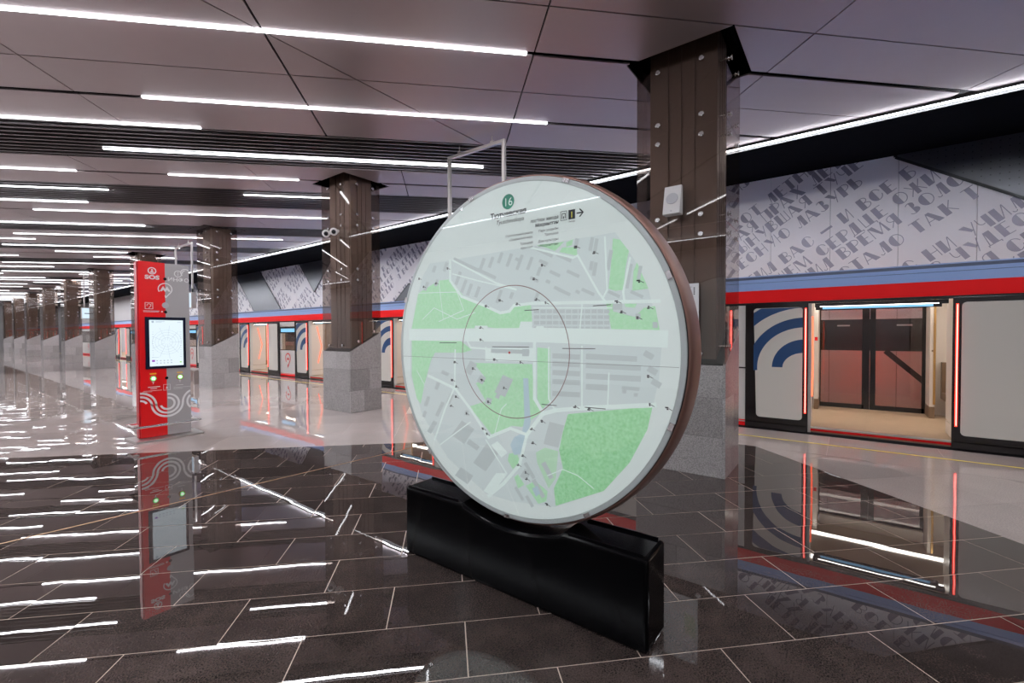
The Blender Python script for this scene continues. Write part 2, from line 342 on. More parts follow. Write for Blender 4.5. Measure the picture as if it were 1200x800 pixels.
MAP= {'base':[[(-0.715,0.597),(-0.494,0.599),(0.122,0.616),(0.384,0.619),(0.675,0.626),(0.779,0.472),(0.85,0.319),(0.907,0.109),(0.916,0.032),(0.903,-0.132),(0.872,-0.261),(0.846,-0.379),(0.753,-0.562),(0.61,-0.737),(0.308,-0.892),(-0.004,-0.929),(-0.209,-0.924),(-0.552,-0.749),(-0.807,-0.475),(-0.928,-0.204),(-0.924,0.097),(-0.918,0.134),(-0.836,0.404),(-0.787,0.515)]],'parks':[[(-0.836,0.396),(-0.626,0.471),(-0.516,0.471),(-0.443,0.397),(-0.392,0.349),(-0.215,0.282),(-0.086,0.227),(-0.015,0.239),(0.02,0.272),(0.145,0.27),(0.153,0.173),(0.036,0.12),(-0.293,0.155),(-0.313,0.122),(-0.913,0.134)],[(-0.911,0.069),(-0.448,0.071),(-0.323,-0.004),(-0.403,-0.023),(-0.67,-0.029),(-0.71,-0.084),(-0.777,-0.251),(-0.82,-0.402),(-0.86,-0.369),(-0.914,-0.204)],[(0.662,0.596),(0.7,0.585),(0.749,0.521),(0.731,0.442),(0.719,0.326),(0.675,0.323),(0.637,0.337),(0.65,0.449)],[(0.791,0.46),(0.85,0.324),(0.767,0.318),(0.773,0.415)],[(0.624,0.26),(0.669,0.256),(0.662,0.217),(0.779,0.185),(0.827,0.229),(0.884,0.236),(0.907,0.115),(0.656,0.11)],[(0.725,0.254),(0.791,0.251),(0.779,0.231),(0.731,0.238)],[(0.187,0.617),(0.37,0.615),(0.31,0.57),(0.265,0.591)],[(0.384,0.61),(0.427,0.622),(0.42,0.59),(0.384,0.585)],[(0.358,0.584),(0.449,0.577),(0.453,0.527),(0.34,0.561)],[(-0.312,-0.088),(0.152,-0.078),(0.169,-0.297),(0.223,-0.352),(0.076,-0.46),(-0.001,-0.462),(-0.143,-0.552),(-0.348,-0.376),(-0.205,-0.33),(-0.291,-0.22),(-0.204,-0.182)],[(0.188,0.021),(0.276,0.015),(0.276,-0.288),(0.223,-0.337),(0.187,-0.28)],[(-0.022,-0.638),(0.037,-0.621),(0.06,-0.672),(0.007,-0.729),(-0.032,-0.68)],[(0.017,-0.774),(0.046,-0.753),(0.093,-0.806),(0.046,-0.839)],[(0.103,-0.812),(0.167,-0.769),(0.257,-0.811),(0.248,-0.873),(0.194,-0.9)]],'dark':[[(0.393,-0.349),(0.872,-0.261),(0.846,-0.379),(0.753,-0.562),(0.61,-0.737),(0.312,-0.885),(0.3,-0.787),(0.36,-0.658),(0.335,-0.56),(0.36,-0.454)]],'pale':[[(0.177,-0.599),(0.24,-0.56),(0.33,-0.568),(0.312,-0.726),(0.265,-0.794),(0.186,-0.659)]],'water':[[(0.087,-0.165),(0.124,-0.163),(0.141,-0.421),(0.117,-0.501),(0.075,-0.623),(0.017,-0.64),(-0.012,-0.581),(0.018,-0.53),(0.076,-0.499),(0.095,-0.411)],[(0.149,-0.818),(0.186,-0.795),(0.207,-0.836),(0.176,-0.861)]],'white':[[(-0.124,-0.776),(-0.032,-0.76),(-0.166,-0.924),(-0.23,-0.912)],[(-0.112,-0.572),(-0.032,-0.632),(-0.082,-0.672),(-0.164,-0.604)],[(-0.207,0.011),(0.161,0.017),(0.161,-0.067),(-0.208,-0.067)],[(0.07,0.175),(0.153,0.173),(0.153,0.126),(0.053,0.12)],[(0.185,0.146),(0.232,0.145),(0.263,0.108),(0.161,0.109)],[(-0.293,0.155),(-0.188,0.153),(-0.188,0.093),(-0.294,0.093)]],'blocks':[[(0.293,-0.01),(0.47,-0.014),(0.468,-0.042),(0.291,-0.039)],[(0.293,-0.054),(0.47,-0.056),(0.468,-0.084),(0.291,-0.084)],[(0.293,-0.106),(0.47,-0.105),(0.468,-0.134),(0.291,-0.135)],[(0.292,-0.157),(0.47,-0.155),(0.468,-0.183),(0.291,-0.186)],[(0.292,-0.226),(0.47,-0.221),(0.468,-0.249),(0.29,-0.256)],[(0.506,-0.007),(0.793,-0.014),(0.792,-0.042),(0.504,-0.038)],[(0.506,-0.056),(0.813,-0.059),(0.812,-0.087),(0.504,-0.086)],[(0.506,-0.114),(0.813,-0.113),(0.812,-0.142),(0.504,-0.145)],[(0.506,-0.172),(0.633,-0.17),(0.632,-0.2),(0.504,-0.203)],[(0.715,-0.188),(0.737,-0.189),(0.735,-0.207),(0.713,-0.207)],[(0.712,-0.17),(0.807,-0.171),(0.805,-0.189),(0.71,-0.188)],[(0.776,-0.201),(0.798,-0.201),(0.796,-0.219),(0.775,-0.219)],[(0.837,0.019),(0.882,-0.006),(0.867,-0.032),(0.822,-0.008)],[(0.857,-0.057),(0.901,-0.081),(0.886,-0.108),(0.841,-0.085)],[(0.876,-0.12),(0.92,-0.143),(0.905,-0.17),(0.861,-0.147)],[(-0.434,0.519),(-0.407,0.509),(-0.45,0.427),(-0.478,0.436)],[(-0.383,0.462),(-0.357,0.453),(-0.399,0.371),(-0.426,0.38)],[(-0.335,0.432),(-0.309,0.423),(-0.347,0.349),(-0.373,0.358)],[(-0.268,0.41),(-0.243,0.401),(-0.276,0.334),(-0.302,0.342)],[(-0.225,0.588),(-0.2,0.578),(-0.24,0.5),(-0.265,0.509)],[(-0.153,0.588),(-0.129,0.579),(-0.161,0.515),(-0.185,0.524)],[(-0.08,0.608),(-0.057,0.599),(-0.088,0.536),(-0.111,0.545)],[(-0.007,0.593),(0.016,0.584),(-0.02,0.509),(-0.043,0.518)],[(0.073,0.577),(0.095,0.568),(0.054,0.483),(0.032,0.491)],[(0.144,0.556),(0.165,0.548),(0.132,0.476),(0.11,0.484)],[(0.203,0.492),(0.223,0.483),(0.202,0.436),(0.181,0.444)],[(-0.087,0.376),(-0.064,0.368),(-0.101,0.29),(-0.125,0.298)],[(0.0,0.358),(0.023,0.35),(0.005,0.312),(-0.018,0.32)],[(0.186,0.347),(0.207,0.34),(0.185,0.291),(0.164,0.298)],[(-0.558,0.592),(-0.529,0.582),(-0.56,0.526),(-0.588,0.536)],[(-0.751,0.474),(-0.721,0.464),(-0.753,0.406),(-0.784,0.415)],[(-0.651,0.483),(-0.622,0.473),(-0.645,0.431),(-0.675,0.44)],[(-0.673,0.58),(-0.643,0.57),(-0.667,0.527),(-0.697,0.537)],[(0.175,0.613),(0.301,0.549),(0.291,0.533),(0.164,0.596)],[(0.327,0.558),(0.42,0.511),(0.411,0.494),(0.318,0.541)],[(0.21,0.536),(0.267,0.508),(0.257,0.491),(0.2,0.519)],[(0.281,0.467),(0.348,0.434),(0.339,0.417),(0.271,0.45)],[(0.393,0.459),(0.47,0.421),(0.461,0.405),(0.383,0.443)],[(0.146,0.442),(0.204,0.415),(0.194,0.398),(0.136,0.425)],[(0.255,0.415),(0.283,0.402),(0.273,0.385),(0.245,0.398)],[(0.334,0.362),(0.413,0.325),(0.404,0.308),(0.324,0.345)],[(0.309,0.375),(0.35,0.356),(0.34,0.339),(0.3,0.358)],[(0.447,0.344),(0.472,0.332),(0.464,0.316),(0.438,0.328)],[(0.485,0.352),(0.559,0.317),(0.55,0.301),(0.476,0.336)],[(0.641,0.329),(0.704,0.298),(0.696,0.283),(0.633,0.314)],[(0.762,0.323),(0.827,0.29),(0.819,0.275),(0.755,0.308)],[(-0.475,0.616),(-0.256,0.519),(-0.269,0.5),(-0.489,0.597)],[(-0.266,0.527),(-0.114,0.459),(-0.125,0.441),(-0.279,0.508)],[(0.038,0.564),(0.083,0.542),(0.073,0.525),(0.027,0.547)],[(0.442,0.626),(0.465,0.619),(0.455,0.572),(0.433,0.578)],[(0.535,0.62),(0.556,0.614),(0.542,0.543),(0.52,0.549)],[(0.561,0.61),(0.582,0.604),(0.568,0.534),(0.547,0.54)],[(0.555,0.484),(0.576,0.478),(0.562,0.408),(0.541,0.413)],[(0.532,0.492),(0.553,0.487),(0.544,0.439),(0.523,0.445)],[(0.643,0.54),(0.663,0.534),(0.643,0.431),(0.623,0.436)],[(0.751,0.458),(0.77,0.453),(0.747,0.33),(0.728,0.334)],[(0.802,0.442),(0.82,0.438),(0.808,0.371),(0.79,0.376)],[(0.661,0.256),(0.689,0.255),(0.689,0.225),(0.661,0.226)],[(0.686,0.255),(0.714,0.254),(0.714,0.224),(0.686,0.225)],[(0.784,0.202),(0.81,0.201),(0.81,0.171),(0.784,0.172)],[(0.872,0.158),(0.896,0.157),(0.897,0.128),(0.872,0.128)],[(0.166,0.244),(0.204,0.242),(0.204,0.221),(0.166,0.222)],[(0.166,0.21),(0.204,0.209),(0.204,0.188),(0.166,0.189)],[(0.166,0.177),(0.204,0.176),(0.204,0.155),(0.166,0.155)],[(0.166,0.143),(0.204,0.143),(0.204,0.122),(0.166,0.122)],[(0.211,0.242),(0.248,0.241),(0.248,0.22),(0.211,0.221)],[(0.211,0.209),(0.248,0.208),(0.248,0.187),(0.211,0.188)],[(0.211,0.176),(0.248,0.175),(0.248,0.154),(0.21,0.155)],[(0.21,0.143),(0.248,0.142),(0.248,0.121),(0.21,0.122)],[(0.254,0.241),(0.291,0.239),(0.291,0.219),(0.254,0.22)],[(0.254,0.208),(0.291,0.207),(0.291,0.186),(0.254,0.187)],[(0.254,0.175),(0.291,0.174),(0.291,0.154),(0.254,0.154)],[(0.254,0.142),(0.291,0.142),(0.291,0.121),(0.254,0.121)],[(0.297,0.239),(0.333,0.238),(0.333,0.217),(0.297,0.218)],[(0.297,0.207),(0.333,0.206),(0.333,0.185),(0.297,0.186)],[(0.297,0.174),(0.333,0.174),(0.333,0.153),(0.297,0.154)],[(0.297,0.142),(0.333,0.141),(0.333,0.121),(0.297,0.121)],[(0.339,0.238),(0.375,0.237),(0.375,0.216),(0.339,0.217)],[(0.339,0.206),(0.375,0.205),(0.375,0.184),(0.339,0.185)],[(0.339,0.173),(0.375,0.173),(0.375,0.152),(0.339,0.153)],[(0.339,0.141),(0.375,0.141),(0.375,0.12),(0.339,0.121)],[(0.381,0.236),(0.415,0.235),(0.415,0.215),(0.381,0.216)],[(0.381,0.205),(0.415,0.204),(0.415,0.183),(0.381,0.184)],[(0.381,0.173),(0.415,0.172),(0.415,0.152),(0.38,0.152)],[(0.38,0.141),(0.415,0.14),(0.415,0.12),(0.38,0.12)],[(0.421,0.235),(0.455,0.234),(0.455,0.214),(0.421,0.215)],[(0.421,0.203),(0.455,0.203),(0.455,0.183),(0.421,0.183)],[(0.421,0.172),(0.455,0.171),(0.455,0.151),(0.421,0.152)],[(0.421,0.14),(0.455,0.14),(0.455,0.12),(0.421,0.12)],[(0.461,0.234),(0.494,0.232),(0.494,0.213),(0.461,0.214)],[(0.461,0.202),(0.494,0.201),(0.494,0.182),(0.461,0.182)],[(0.461,0.171),(0.494,0.17),(0.494,0.151),(0.461,0.151)],[(0.461,0.14),(0.494,0.139),(0.494,0.12),(0.461,0.12)],[(0.5,0.232),(0.532,0.231),(0.532,0.211),(0.5,0.212)],[(0.5,0.201),(0.532,0.2),(0.532,0.181),(0.5,0.182)],[(0.5,0.17),(0.532,0.17),(0.532,0.15),(0.5,0.151)],[(0.5,0.139),(0.532,0.139),(0.532,0.119),(0.5,0.12)],[(0.538,0.231),(0.57,0.23),(0.57,0.21),(0.538,0.211)],[(0.538,0.2),(0.57,0.199),(0.57,0.18),(0.538,0.181)],[(0.538,0.17),(0.57,0.169),(0.57,0.15),(0.538,0.15)],[(0.538,0.139),(0.57,0.139),(0.57,0.119),(0.538,0.119)],[(0.575,0.23),(0.607,0.229),(0.607,0.209),(0.575,0.21)],[(0.575,0.199),(0.607,0.198),(0.607,0.179),(0.575,0.18)],[(0.575,0.169),(0.607,0.168),(0.607,0.149),(0.575,0.149)],[(0.575,0.139),(0.607,0.138),(0.607,0.119),(0.575,0.119)],[(0.612,0.228),(0.643,0.227),(0.643,0.208),(0.612,0.209)],[(0.612,0.198),(0.643,0.197),(0.643,0.178),(0.612,0.179)],[(0.612,0.168),(0.643,0.168),(0.643,0.148),(0.612,0.149)],[(0.612,0.138),(0.643,0.138),(0.643,0.119),(0.612,0.119)],[(-0.336,-0.073),(-0.278,-0.096),(-0.334,-0.171),(-0.393,-0.149)],[(-0.25,-0.161),(-0.203,-0.179),(-0.236,-0.224),(-0.283,-0.206)],[(-0.068,-0.153),(0.012,-0.178),(-0.051,-0.29),(-0.134,-0.266)],[(-0.112,-0.265),(-0.082,-0.273),(-0.101,-0.307),(-0.131,-0.298)],[(-0.196,-0.303),(-0.153,-0.311),(-0.171,-0.353),(-0.215,-0.345)],[(-0.383,-0.403),(-0.352,-0.404),(-0.36,-0.439),(-0.391,-0.438)],[(-0.52,-0.302),(-0.486,-0.311),(-0.527,-0.378),(-0.562,-0.37)],[(-0.607,-0.365),(-0.575,-0.373),(-0.64,-0.476),(-0.672,-0.469)],[(-0.689,-0.506),(-0.649,-0.518),(-0.714,-0.604),(-0.755,-0.593)],[(-0.751,-0.339),(-0.717,-0.345),(-0.753,-0.417),(-0.788,-0.411)],[(-0.597,-0.146),(-0.53,-0.166),(-0.545,-0.189),(-0.612,-0.17)],[(-0.651,-0.232),(-0.617,-0.238),(-0.644,-0.29),(-0.677,-0.284)],[(-0.784,-0.448),(-0.754,-0.453),(-0.776,-0.496),(-0.806,-0.492)],[(-0.417,-0.476),(-0.305,-0.521),(-0.397,-0.631),(-0.513,-0.587)],[(-0.4,-0.522),(-0.344,-0.544),(-0.391,-0.599),(-0.448,-0.577)],[(-0.204,-0.603),(-0.102,-0.644),(-0.211,-0.782),(-0.318,-0.744)],[(-0.428,-0.791),(-0.316,-0.83),(-0.368,-0.896),(-0.483,-0.858)],[(-0.349,-0.592),(-0.258,-0.628),(-0.284,-0.659),(-0.376,-0.624)],[(0.096,-0.708),(0.144,-0.722),(0.11,-0.777),(0.061,-0.763)],[(0.146,-0.772),(0.171,-0.755),(0.242,-0.845),(0.218,-0.862)],[(0.214,-0.659),(0.242,-0.641),(0.299,-0.723),(0.272,-0.741)],[(0.087,-0.68),(0.11,-0.666),(0.174,-0.747),(0.152,-0.762)],[(0.016,-0.841),(0.036,-0.827),(0.093,-0.896),(0.074,-0.91)],[(0.097,-0.877),(0.117,-0.864),(0.163,-0.92),(0.144,-0.934)],[(0.271,-0.405),(0.369,-0.416),(0.33,-0.548),(0.23,-0.54)],[(-0.16,0.008),(0.134,0.005),(0.133,-0.019),(-0.161,-0.018)],[(-0.129,0.003),(-0.088,0.004),(-0.089,-0.019),(-0.13,-0.02)],[(0.082,0.01),(0.13,0.011),(0.13,-0.032),(0.081,-0.033)]],'marks':[(-0.776,0.441),(-0.648,0.457),(-0.537,0.55),(0.449,0.58),(0.558,0.537),(0.226,0.501),(0.17,0.426),(-0.085,0.312),(0.186,0.306),(0.805,0.367),(0.712,0.216),(-0.196,0.281),(0.046,0.285),(0.248,0.283),(0.687,0.269),(0.853,0.234),(0.797,0.184),(-0.823,0.502),(-0.473,-0.085),(-0.498,-0.208),(-0.464,-0.318),(-0.512,-0.383),(-0.371,-0.421),(-0.228,-0.505),(-0.196,-0.534),(-0.463,-0.249),(-0.313,-0.121),(-0.236,-0.192),(-0.059,-0.229),(-0.184,-0.328),(0.223,-0.405),(0.15,-0.459),(0.085,-0.629),(0.05,-0.69),(0.159,-0.541),(0.103,-0.727),(0.112,-0.764),(0.256,-0.886),(0.852,-0.109),(0.859,-0.249),(0.947,-0.26),(0.442,-0.299),(0.528,-0.304),(0.068,-0.066),(-0.13,-0.057),(-0.245,0.146),(-0.245,0.067)],'red':[(-0.015,-0.014)]}
ROADS= [([(-0.938,0.097),(0.259,0.093),(0.947,0.074)],0.085),([(0.17,0.043),(0.169,-0.282),(0.223,-0.352)],0.022),([(-0.737,-0.194),(-0.475,-0.267),(-0.337,-0.392),(-0.185,-0.558),(-0.011,-0.479),(0.113,-0.502)],0.02),([(0.113,-0.502),(0.223,-0.367),(0.31,-0.336),(0.52,-0.301),(0.885,-0.253)],0.024),([(0.113,-0.502),(0.056,-0.696),(-0.063,-0.829),(-0.188,-0.936)],0.022),([(-0.473,-0.007),(-0.48,-0.258),(-0.573,-0.415),(-0.677,-0.642)],0.014),([(-0.515,0.601),(-0.516,0.463),(-0.412,0.35),(-0.215,0.282),(-0.086,0.231),(-0.015,0.239),(0.02,0.272),(0.153,0.28),(0.617,0.267),(0.906,0.259)],0.018),([(-0.495,0.507),(-0.272,0.445),(0.037,0.368)],0.008),([(0.122,0.616),(0.427,0.52),(0.456,0.529),(0.578,0.323),(0.617,0.273)],0.012),([(-0.494,0.599),(-0.121,0.42),(0.037,0.368)],0.012),([(0.617,0.608),(0.63,0.332),(0.604,0.285)],0.01),([(0.755,0.486),(0.719,0.315),(0.725,0.268)],0.012),([(-0.203,0.014),(-0.203,-0.067),(0.17,-0.055)],0.012),([(-0.39,0.096),(-0.334,0.012),(-0.203,0.006)],0.012),([(-0.836,0.396),(-0.453,0.382),(-0.393,0.258),(-0.629,0.187)],0.005),([(-0.626,0.471),(-0.584,0.202)],0.005),([(-0.79,0.207),(-0.673,0.284),(-0.455,0.2),(-0.293,0.24)],0.005),([(0.268,0.022),(0.267,-0.274),(0.31,-0.336)],0.01),([(0.482,0.032),(0.481,-0.298)],0.01),([(0.64,-0.107),(0.633,-0.277)],0.008),([(0.161,0.253),(0.656,0.235)],0.006),([(0.483,0.26),(0.469,0.124)],0.008),([(0.257,-0.721),(0.359,-0.666),(0.457,-0.684),(0.551,-0.736)],0.005),([(-0.143,-0.552),(-0.08,-0.367),(-0.04,-0.331)],0.005),([(-0.207,-0.577),(-0.042,-0.761)],0.01),([(-0.858,-0.163),(-0.778,-0.261)],0.005),([(-0.338,-0.477),(-0.626,-0.671)],0.008)]
# ------------------------------------------------------------------ SETTING: floor
H = 4.74                      # ceiling height
XL, XE = -5.05, 8.36          # the two platform edges
Y0, Y1 = -7.0, 72.0
floor = thing('floor', kind='structure')
MB().box(XL-3.6, XE, Y0, Y1, -0.30, -0.012).build('floor_slab', 'screed', floor)
MB().poly([(XL, Y0, -0.0014), (XE, Y0, -0.0014), (XE, Y1, -0.0014), (XL, Y1, -0.0014)]).build('grout_bed', 'grout', floor)
TL, TW, G = 0.8485, 0.4075, 0.0030
def tile_obj(poly, name, m, z=0.0):
    cx = sum(p[0] for p in poly)/len(poly); cy = sum(p[1] for p in poly)/len(poly)
    mb = MB(); mb.prism([(x-cx, y-cy, -0.012) for x, y in poly], (0, 0, 0.012))
    o = mb.build(name, m, floor); o.location = (cx, cy, z); o.rotation_euler = (max(-.0014, min(.0014, rnd.gauss(0, 0.0008))), max(-.0014, min(.0014, rnd.gauss(0, 0.0008))), 0); return o
full = {}
def add_tile(poly, n_full, name, m):
    if len(poly) < 3 or area(poly) < 0.004: return
    if abs(area(poly)-n_full) < 1e-4:
        key = (name, m)
        cx = sum(p[0] for p in poly)/4; cy = sum(p[1] for p in poly)/4
        if key in full:
            o = full[key].copy(); C.objects.link(o); o.location = (cx, cy, 0); o.rotation_euler = (max(-.0014, min(.0014, rnd.gauss(0, 0.0008))), max(-.0014, min(.0014, rnd.gauss(0, 0.0008))), 0); return
        full[key] = tile_obj(poly, name, m); return
    tile_obj(poly, name, m)
S_EDGE, T_EDGE, X_EDGE = 6.70, 4.28, 7.06
for k in range(-9, 12):                        # dark field, running bond
    s0 = 2.07+TW*k
    if s0 > S_EDGE: continue
    for j in range(-16, 8):
        t0 = 0.09+(0.4243 if k % 2 else 0)+TL*j
        p = cell(t0+G, t0+TL-G, s0+G, s0+TW-G)
        p = clip(p, 1/R2, 1/R2, S_EDGE-G); p = clip(p, 1/R2, -1/R2, T_EDGE-G); p = clip(p, 1, 0, X_EDGE-G)
        p = clip(p, -1, 0, 1.2); p = clip(p, 0, -1, 2.6)
        add_tile(p, (TL-2*G)*(TW-2*G), 'dark_floor_tile', 'dark_tile')
LS, LT = 0.815, 0.8485
def light(smin, smax, tmin, tmax, y_max):
    k = int(math.floor((smin-S_EDGE)/LS)); n = 0
    while S_EDGE+k*LS < smax:
        s0 = S_EDGE+k*LS; j = int(math.floor((tmin-T_EDGE)/LT))
        while T_EDGE+j*LT < tmax:
            t0 = T_EDGE+j*LT
            p = cell(t0+.001, t0+LT-.001, s0+.001, s0+LS-.001)
            p = clip(p, -1/R2, -1/R2, -smin-.001); p = clip(p, 1/R2, 1/R2, smax-.001); p = clip(p, -1/R2, 1/R2, -tmin-.001); p = clip(p, 1/R2, -1/R2, tmax)
            p = clip(p, 1, 0, X_EDGE-.001); p = clip(p, -1, 0, 0.4); p = clip(p, 0, 1, y_max); p = clip(p, 0, -1, 2.6)
            band = -17.0 < t0 < -15.2
            add_tile(p, (LT-.002)*(LS-.002), 'light_floor_tile', 'dark_band' if band else 'light_tile'); n += 1
            j += 1
        k += 1
light(S_EDGE, 40, -24, 12, 22.0)
light(-4, S_EDGE, T_EDGE, 9, 22.0)
# the rest of the floor, too far or outside the view, as slabs
MB().box(-0.4, X_EDGE, 22.0, 27.5, -.012, 0).box(XL-3.6, -0.4, 2.5, Y1, -.012, 0).box(-0.4, X_EDGE, 34.5, Y1, -.012, 0).build('far_light_paving', 'light_tile', floor)
MB().box(-0.4, X_EDGE, 27.5, 34.5, -.012, 0).build('far_dark_paving', 'dark_band', floor)
MB().box(XL-3.6, -1.2, Y0, 2.5, -.012, 0).box(-1.2, X_EDGE, Y0, -2.6, -.012, 0).box(-1.2, -0.4, 1.6, 2.5, -.012, 0).build('rear_dark_paving', 'dark_tile', floor)
y = Y0
while y < 40:                                  # edge slabs beside the track
    L_ = 1.2
    MB().box(X_EDGE+.002, 7.715, y+.001, y+L_-.001, -.012, 0).build('edge_slab', 'light_tile', floor)
    MB().box(7.765, XE, y+.001, y+L_-.001, -.012, 0).build('edge_slab', 'light_tile', floor)
    y += L_
MB().box(X_EDGE+.002, XE, y, Y1, -.012, 0).build('edge_slab', 'light_tile', floor)
MB().box(7.718, 7.762, Y0, Y1, -.012, 0.0010).build('yellow_line', 'yellow', floor)
a_, b_ = Vector((-3.0, 5.47, 0)), Vector((6.0, 4.73, 0))
d_ = (b_-a_).normalized(); n_ = Vector((-d_.y, d_.x, 0))*0.009
MB().prism([a_+n_, a_-n_, b_-n_, b_+n_], (0, 0, 0.0012)).build('brass_joint_strip', 'brass', floor)

# ------------------------------------------------------------------ SETTING: ceiling
ceil = thing('ceiling', kind='structure')
CX, CW, CL = 5.64, .372, .50          # pillars: centre line, half width (x), half length (y)
col_y = [1.548+6.92*i for i in range(10)]
XC = 8.42
MB().box(XL, 8.60, Y0, Y1, H+.30, H+.36).build('void_deck', 'void', ceil)
EJ = 2.865
def panels(s_edges, toff, gaps):
    """s_edges: joints of one zone; gaps: width of the joint at each edge"""
    for (s0, s1), (g0, g1) in zip(zip(s_edges[:-1], s_edges[1:]), zip(gaps[:-1], gaps[1:])):
        j = int((-60-toff)/EJ)
        while toff+j*EJ < 30:
            t0 = toff+j*EJ; g = .016 if (j == 0 and toff == -1.87) else .008
            p = cell(t0+g, t0+EJ-.008, s0+g0/2, s1-g1/2); j += 1
            p = clip(p, 1, 0, XC); p = clip(p, -1, 0, -XL); p = clip(p, 0, 1, Y1); p = clip(p, 0, -1, -Y0)
            if len(p) < 3 or area(p) < .01: continue
            ymin = min(q[1] for q in p)
            if ymin > 34: far.prism([(x, yy, H) for x, yy in p], (0, 0, .02)); continue
            parts = [p]
            for yj in (4.89,):                       # expansion joint across the hall
                parts = [q for a in parts for q in (clip(a, 0, 1, yj-.008), clip(a, 0, -1, -yj-.008)) if len(q) > 2]
            for part in parts:
                pieces = [part]
                for yc in col_y:                     # openings around the pillars
                    x0, x1, ya, yb = CX-.54, CX+.54, yc-.60, yc+.56; nxt = []
                    for a in pieces:
                        b = a
                        for A_, B_, C_ in ((1, 0, x0), (-1, 0, -x1), (0, 1, ya), (0, -1, -yb)):
                            o_ = clip(b, A_, B_, C_); b = clip(b, -A_, -B_, -C_)
                            if len(o_) > 2 and area(o_) > 1e-5: nxt.append(o_)
                            if len(b) < 3: break
                    if nxt != pieces: pieces = nxt
                mb = MB()
                for a in pieces: mb.prism([(x, yy, H) for x, yy in a], (0, 0, .02))
                if mb.v: mb.build('ceiling_panel', 'ceiling', ceil)
far = MB()
SL = .075; TH = .016
panels([.33, 1.12, 1.91, 2.70, 3.49, 4.28, 5.03, 5.84, 6.64, 7.54], -1.87, [TH, SL, TH, SL, TH, TH, SL, TH, SL, TH])
panels([-9.0, -6.8, -4.6, -2.4, -1.25, -.46, .33], -1.87, [TH]*7)
zones = [(9.0, 9.76, 10.56)]
panels([9.0, 9.76, 10.56], -3.71, [TH, SL, TH])
baffle_bands = [(7.54, 9.0), (10.56, 12.05)]
s = 12.05; i = 0
while s < 57:
    s1 = s+1.62; panels([s, s+.85, s1+.6], -2.3-1.4*i, [TH, SL, TH]); baffle_bands.append((s1+.6, s1+1.75)); s = s1+1.75; i += 1
tag(far.build('far_ceiling_panels', 'ceiling', ceil), kind='stuff')
farb = MB()
for n, (s0, s1) in enumerate(baffle_bands):
    q = int(round((s1-s0)/.146)); st = (s1-s0)/q
    for k in range(q):
        sc = s0+st*(k+.5)
        p = cell(-90, 40, sc-.016, sc+.016)
        p = clip(p, 1, 0, XC); p = clip(p, -1, 0, -XL); p = clip(p, 0, 1, Y1); p = clip(p, 0, -1, -Y0)
        if len(p) < 3: continue
        pts = [(x, yy, H+.012) for x, yy in p]
        if n > 5: farb.prism(pts, (0, 0, .11))
        else: MB().prism(pts, (0, 0, .11)).build('ceiling_baffle', 'baffle', ceil)
tag(farb.build('far_ceiling_baffles', 'baffle', ceil), kind='stuff')

# lamps in the ceiling: (t0, t1, s, label)
near = [(-5.4, .91, 5.03, 'nearest white linear ceiling lamp, longest and brightest at the top left'),
        (-3.96, 1.51, 6.64, 'white linear ceiling lamp second from the front, pointing at the frame over the map'),
        (-10.5, -3.68, 7.50, 'white linear ceiling lamp running along the front edge of the first slatted band'),
        (-5.71, .71, 8.556, 'white linear ceiling lamp inside the first slatted band, ending behind the steel frame'),
        (-12.0, -7.0, 9.76, 'short-looking white ceiling lamp at the left edge between the two slatted bands'),
        (-5.38, -2.97, 9.76, 'short white ceiling lamp in a dark slot between the first two slatted bands'),
        (-13.5, -7.24, 10.95, 'white ceiling lamp at the left edge within the second slatted band'),
        (-4.5, -2.0, 10.95, 'short white ceiling lamp in the second slatted band passing behind the second pillar'),
        (-14.5, -8.4, 12.05, 'white ceiling lamp at the left edge behind the second slatted band'),
        (-10.2, -3.17, 12.90, 'long white ceiling lamp reaching the second pillar with two cameras'),
        (-16.2, -8.6, 14.42, 'white ceiling lamp at left ending short of the third pillar'),
        (-13.2, -5.4, 16.0, 'long white ceiling lamp reaching the top of the third pillar'),
        (-18.5, -13.3, 16.85, 'far white ceiling lamp at the left edge above the row of pillars'),
        (-15.2, -9.6, 18.0, 'long white ceiling lamp ending at the frame above the information kiosk'),
        (-14.5, -12.08, 19.2, 'short white ceiling lamp left of the red kiosk top'),
        (2.0, 7.0, 1.91, 'white ceiling lamp ahead of the front row, above the right of the hall'),
        (-6.5, -1.0, 3.49, 'white ceiling lamp overhead in front of the frontmost visible lamp'),
        (-5.5, .6, 1.12, 'white ceiling lamp overhead behind the viewer')]
def lamp(t0, t1, s, label=None, group=None, w=.042):
    (xa, ya) = XY((t0+t1)/2, s)
    o = thing('ceiling_lamp', label, 'lamp', (xa, ya, H), group)
    dz = 0.0
    MB().prism([(x, y_, H+.006) for x, y_ in cell(t0-.01, t1+.01, s-w/2-.004, s+w/2+.004)], (0, 0, .05)).build('lamp_housing', 'black', o)
    MB().prism([(x, y_, H-.012) for x, y_ in cell(t0, t1, s-w/2, s+w/2)], (0, 0, .018)).build('lamp_diffuser', 'led', o)
    return o
for l in near: lamp(*l)
grp = 'linear ceiling lamps further down the hall'
gl = 'white linear ceiling lamp deep in the hall beyond the red kiosk'
def limits(s):      # t range inside the hall
    return max(2*-4.7/1*0 + (R2*-4.7-s), s-R2*70), R2*8.2-s
fl = [(-14.05, -11.0, 20.4), (-22.5, -16.7, 20.4), (-18.85, -13.73, 22.3), (-24, -17.9, 23.6), (-21.5, -17.69, 25.4)]
for t0, t1, s in fl: lamp(t0, t1, s, gl, grp)
s = 26.4
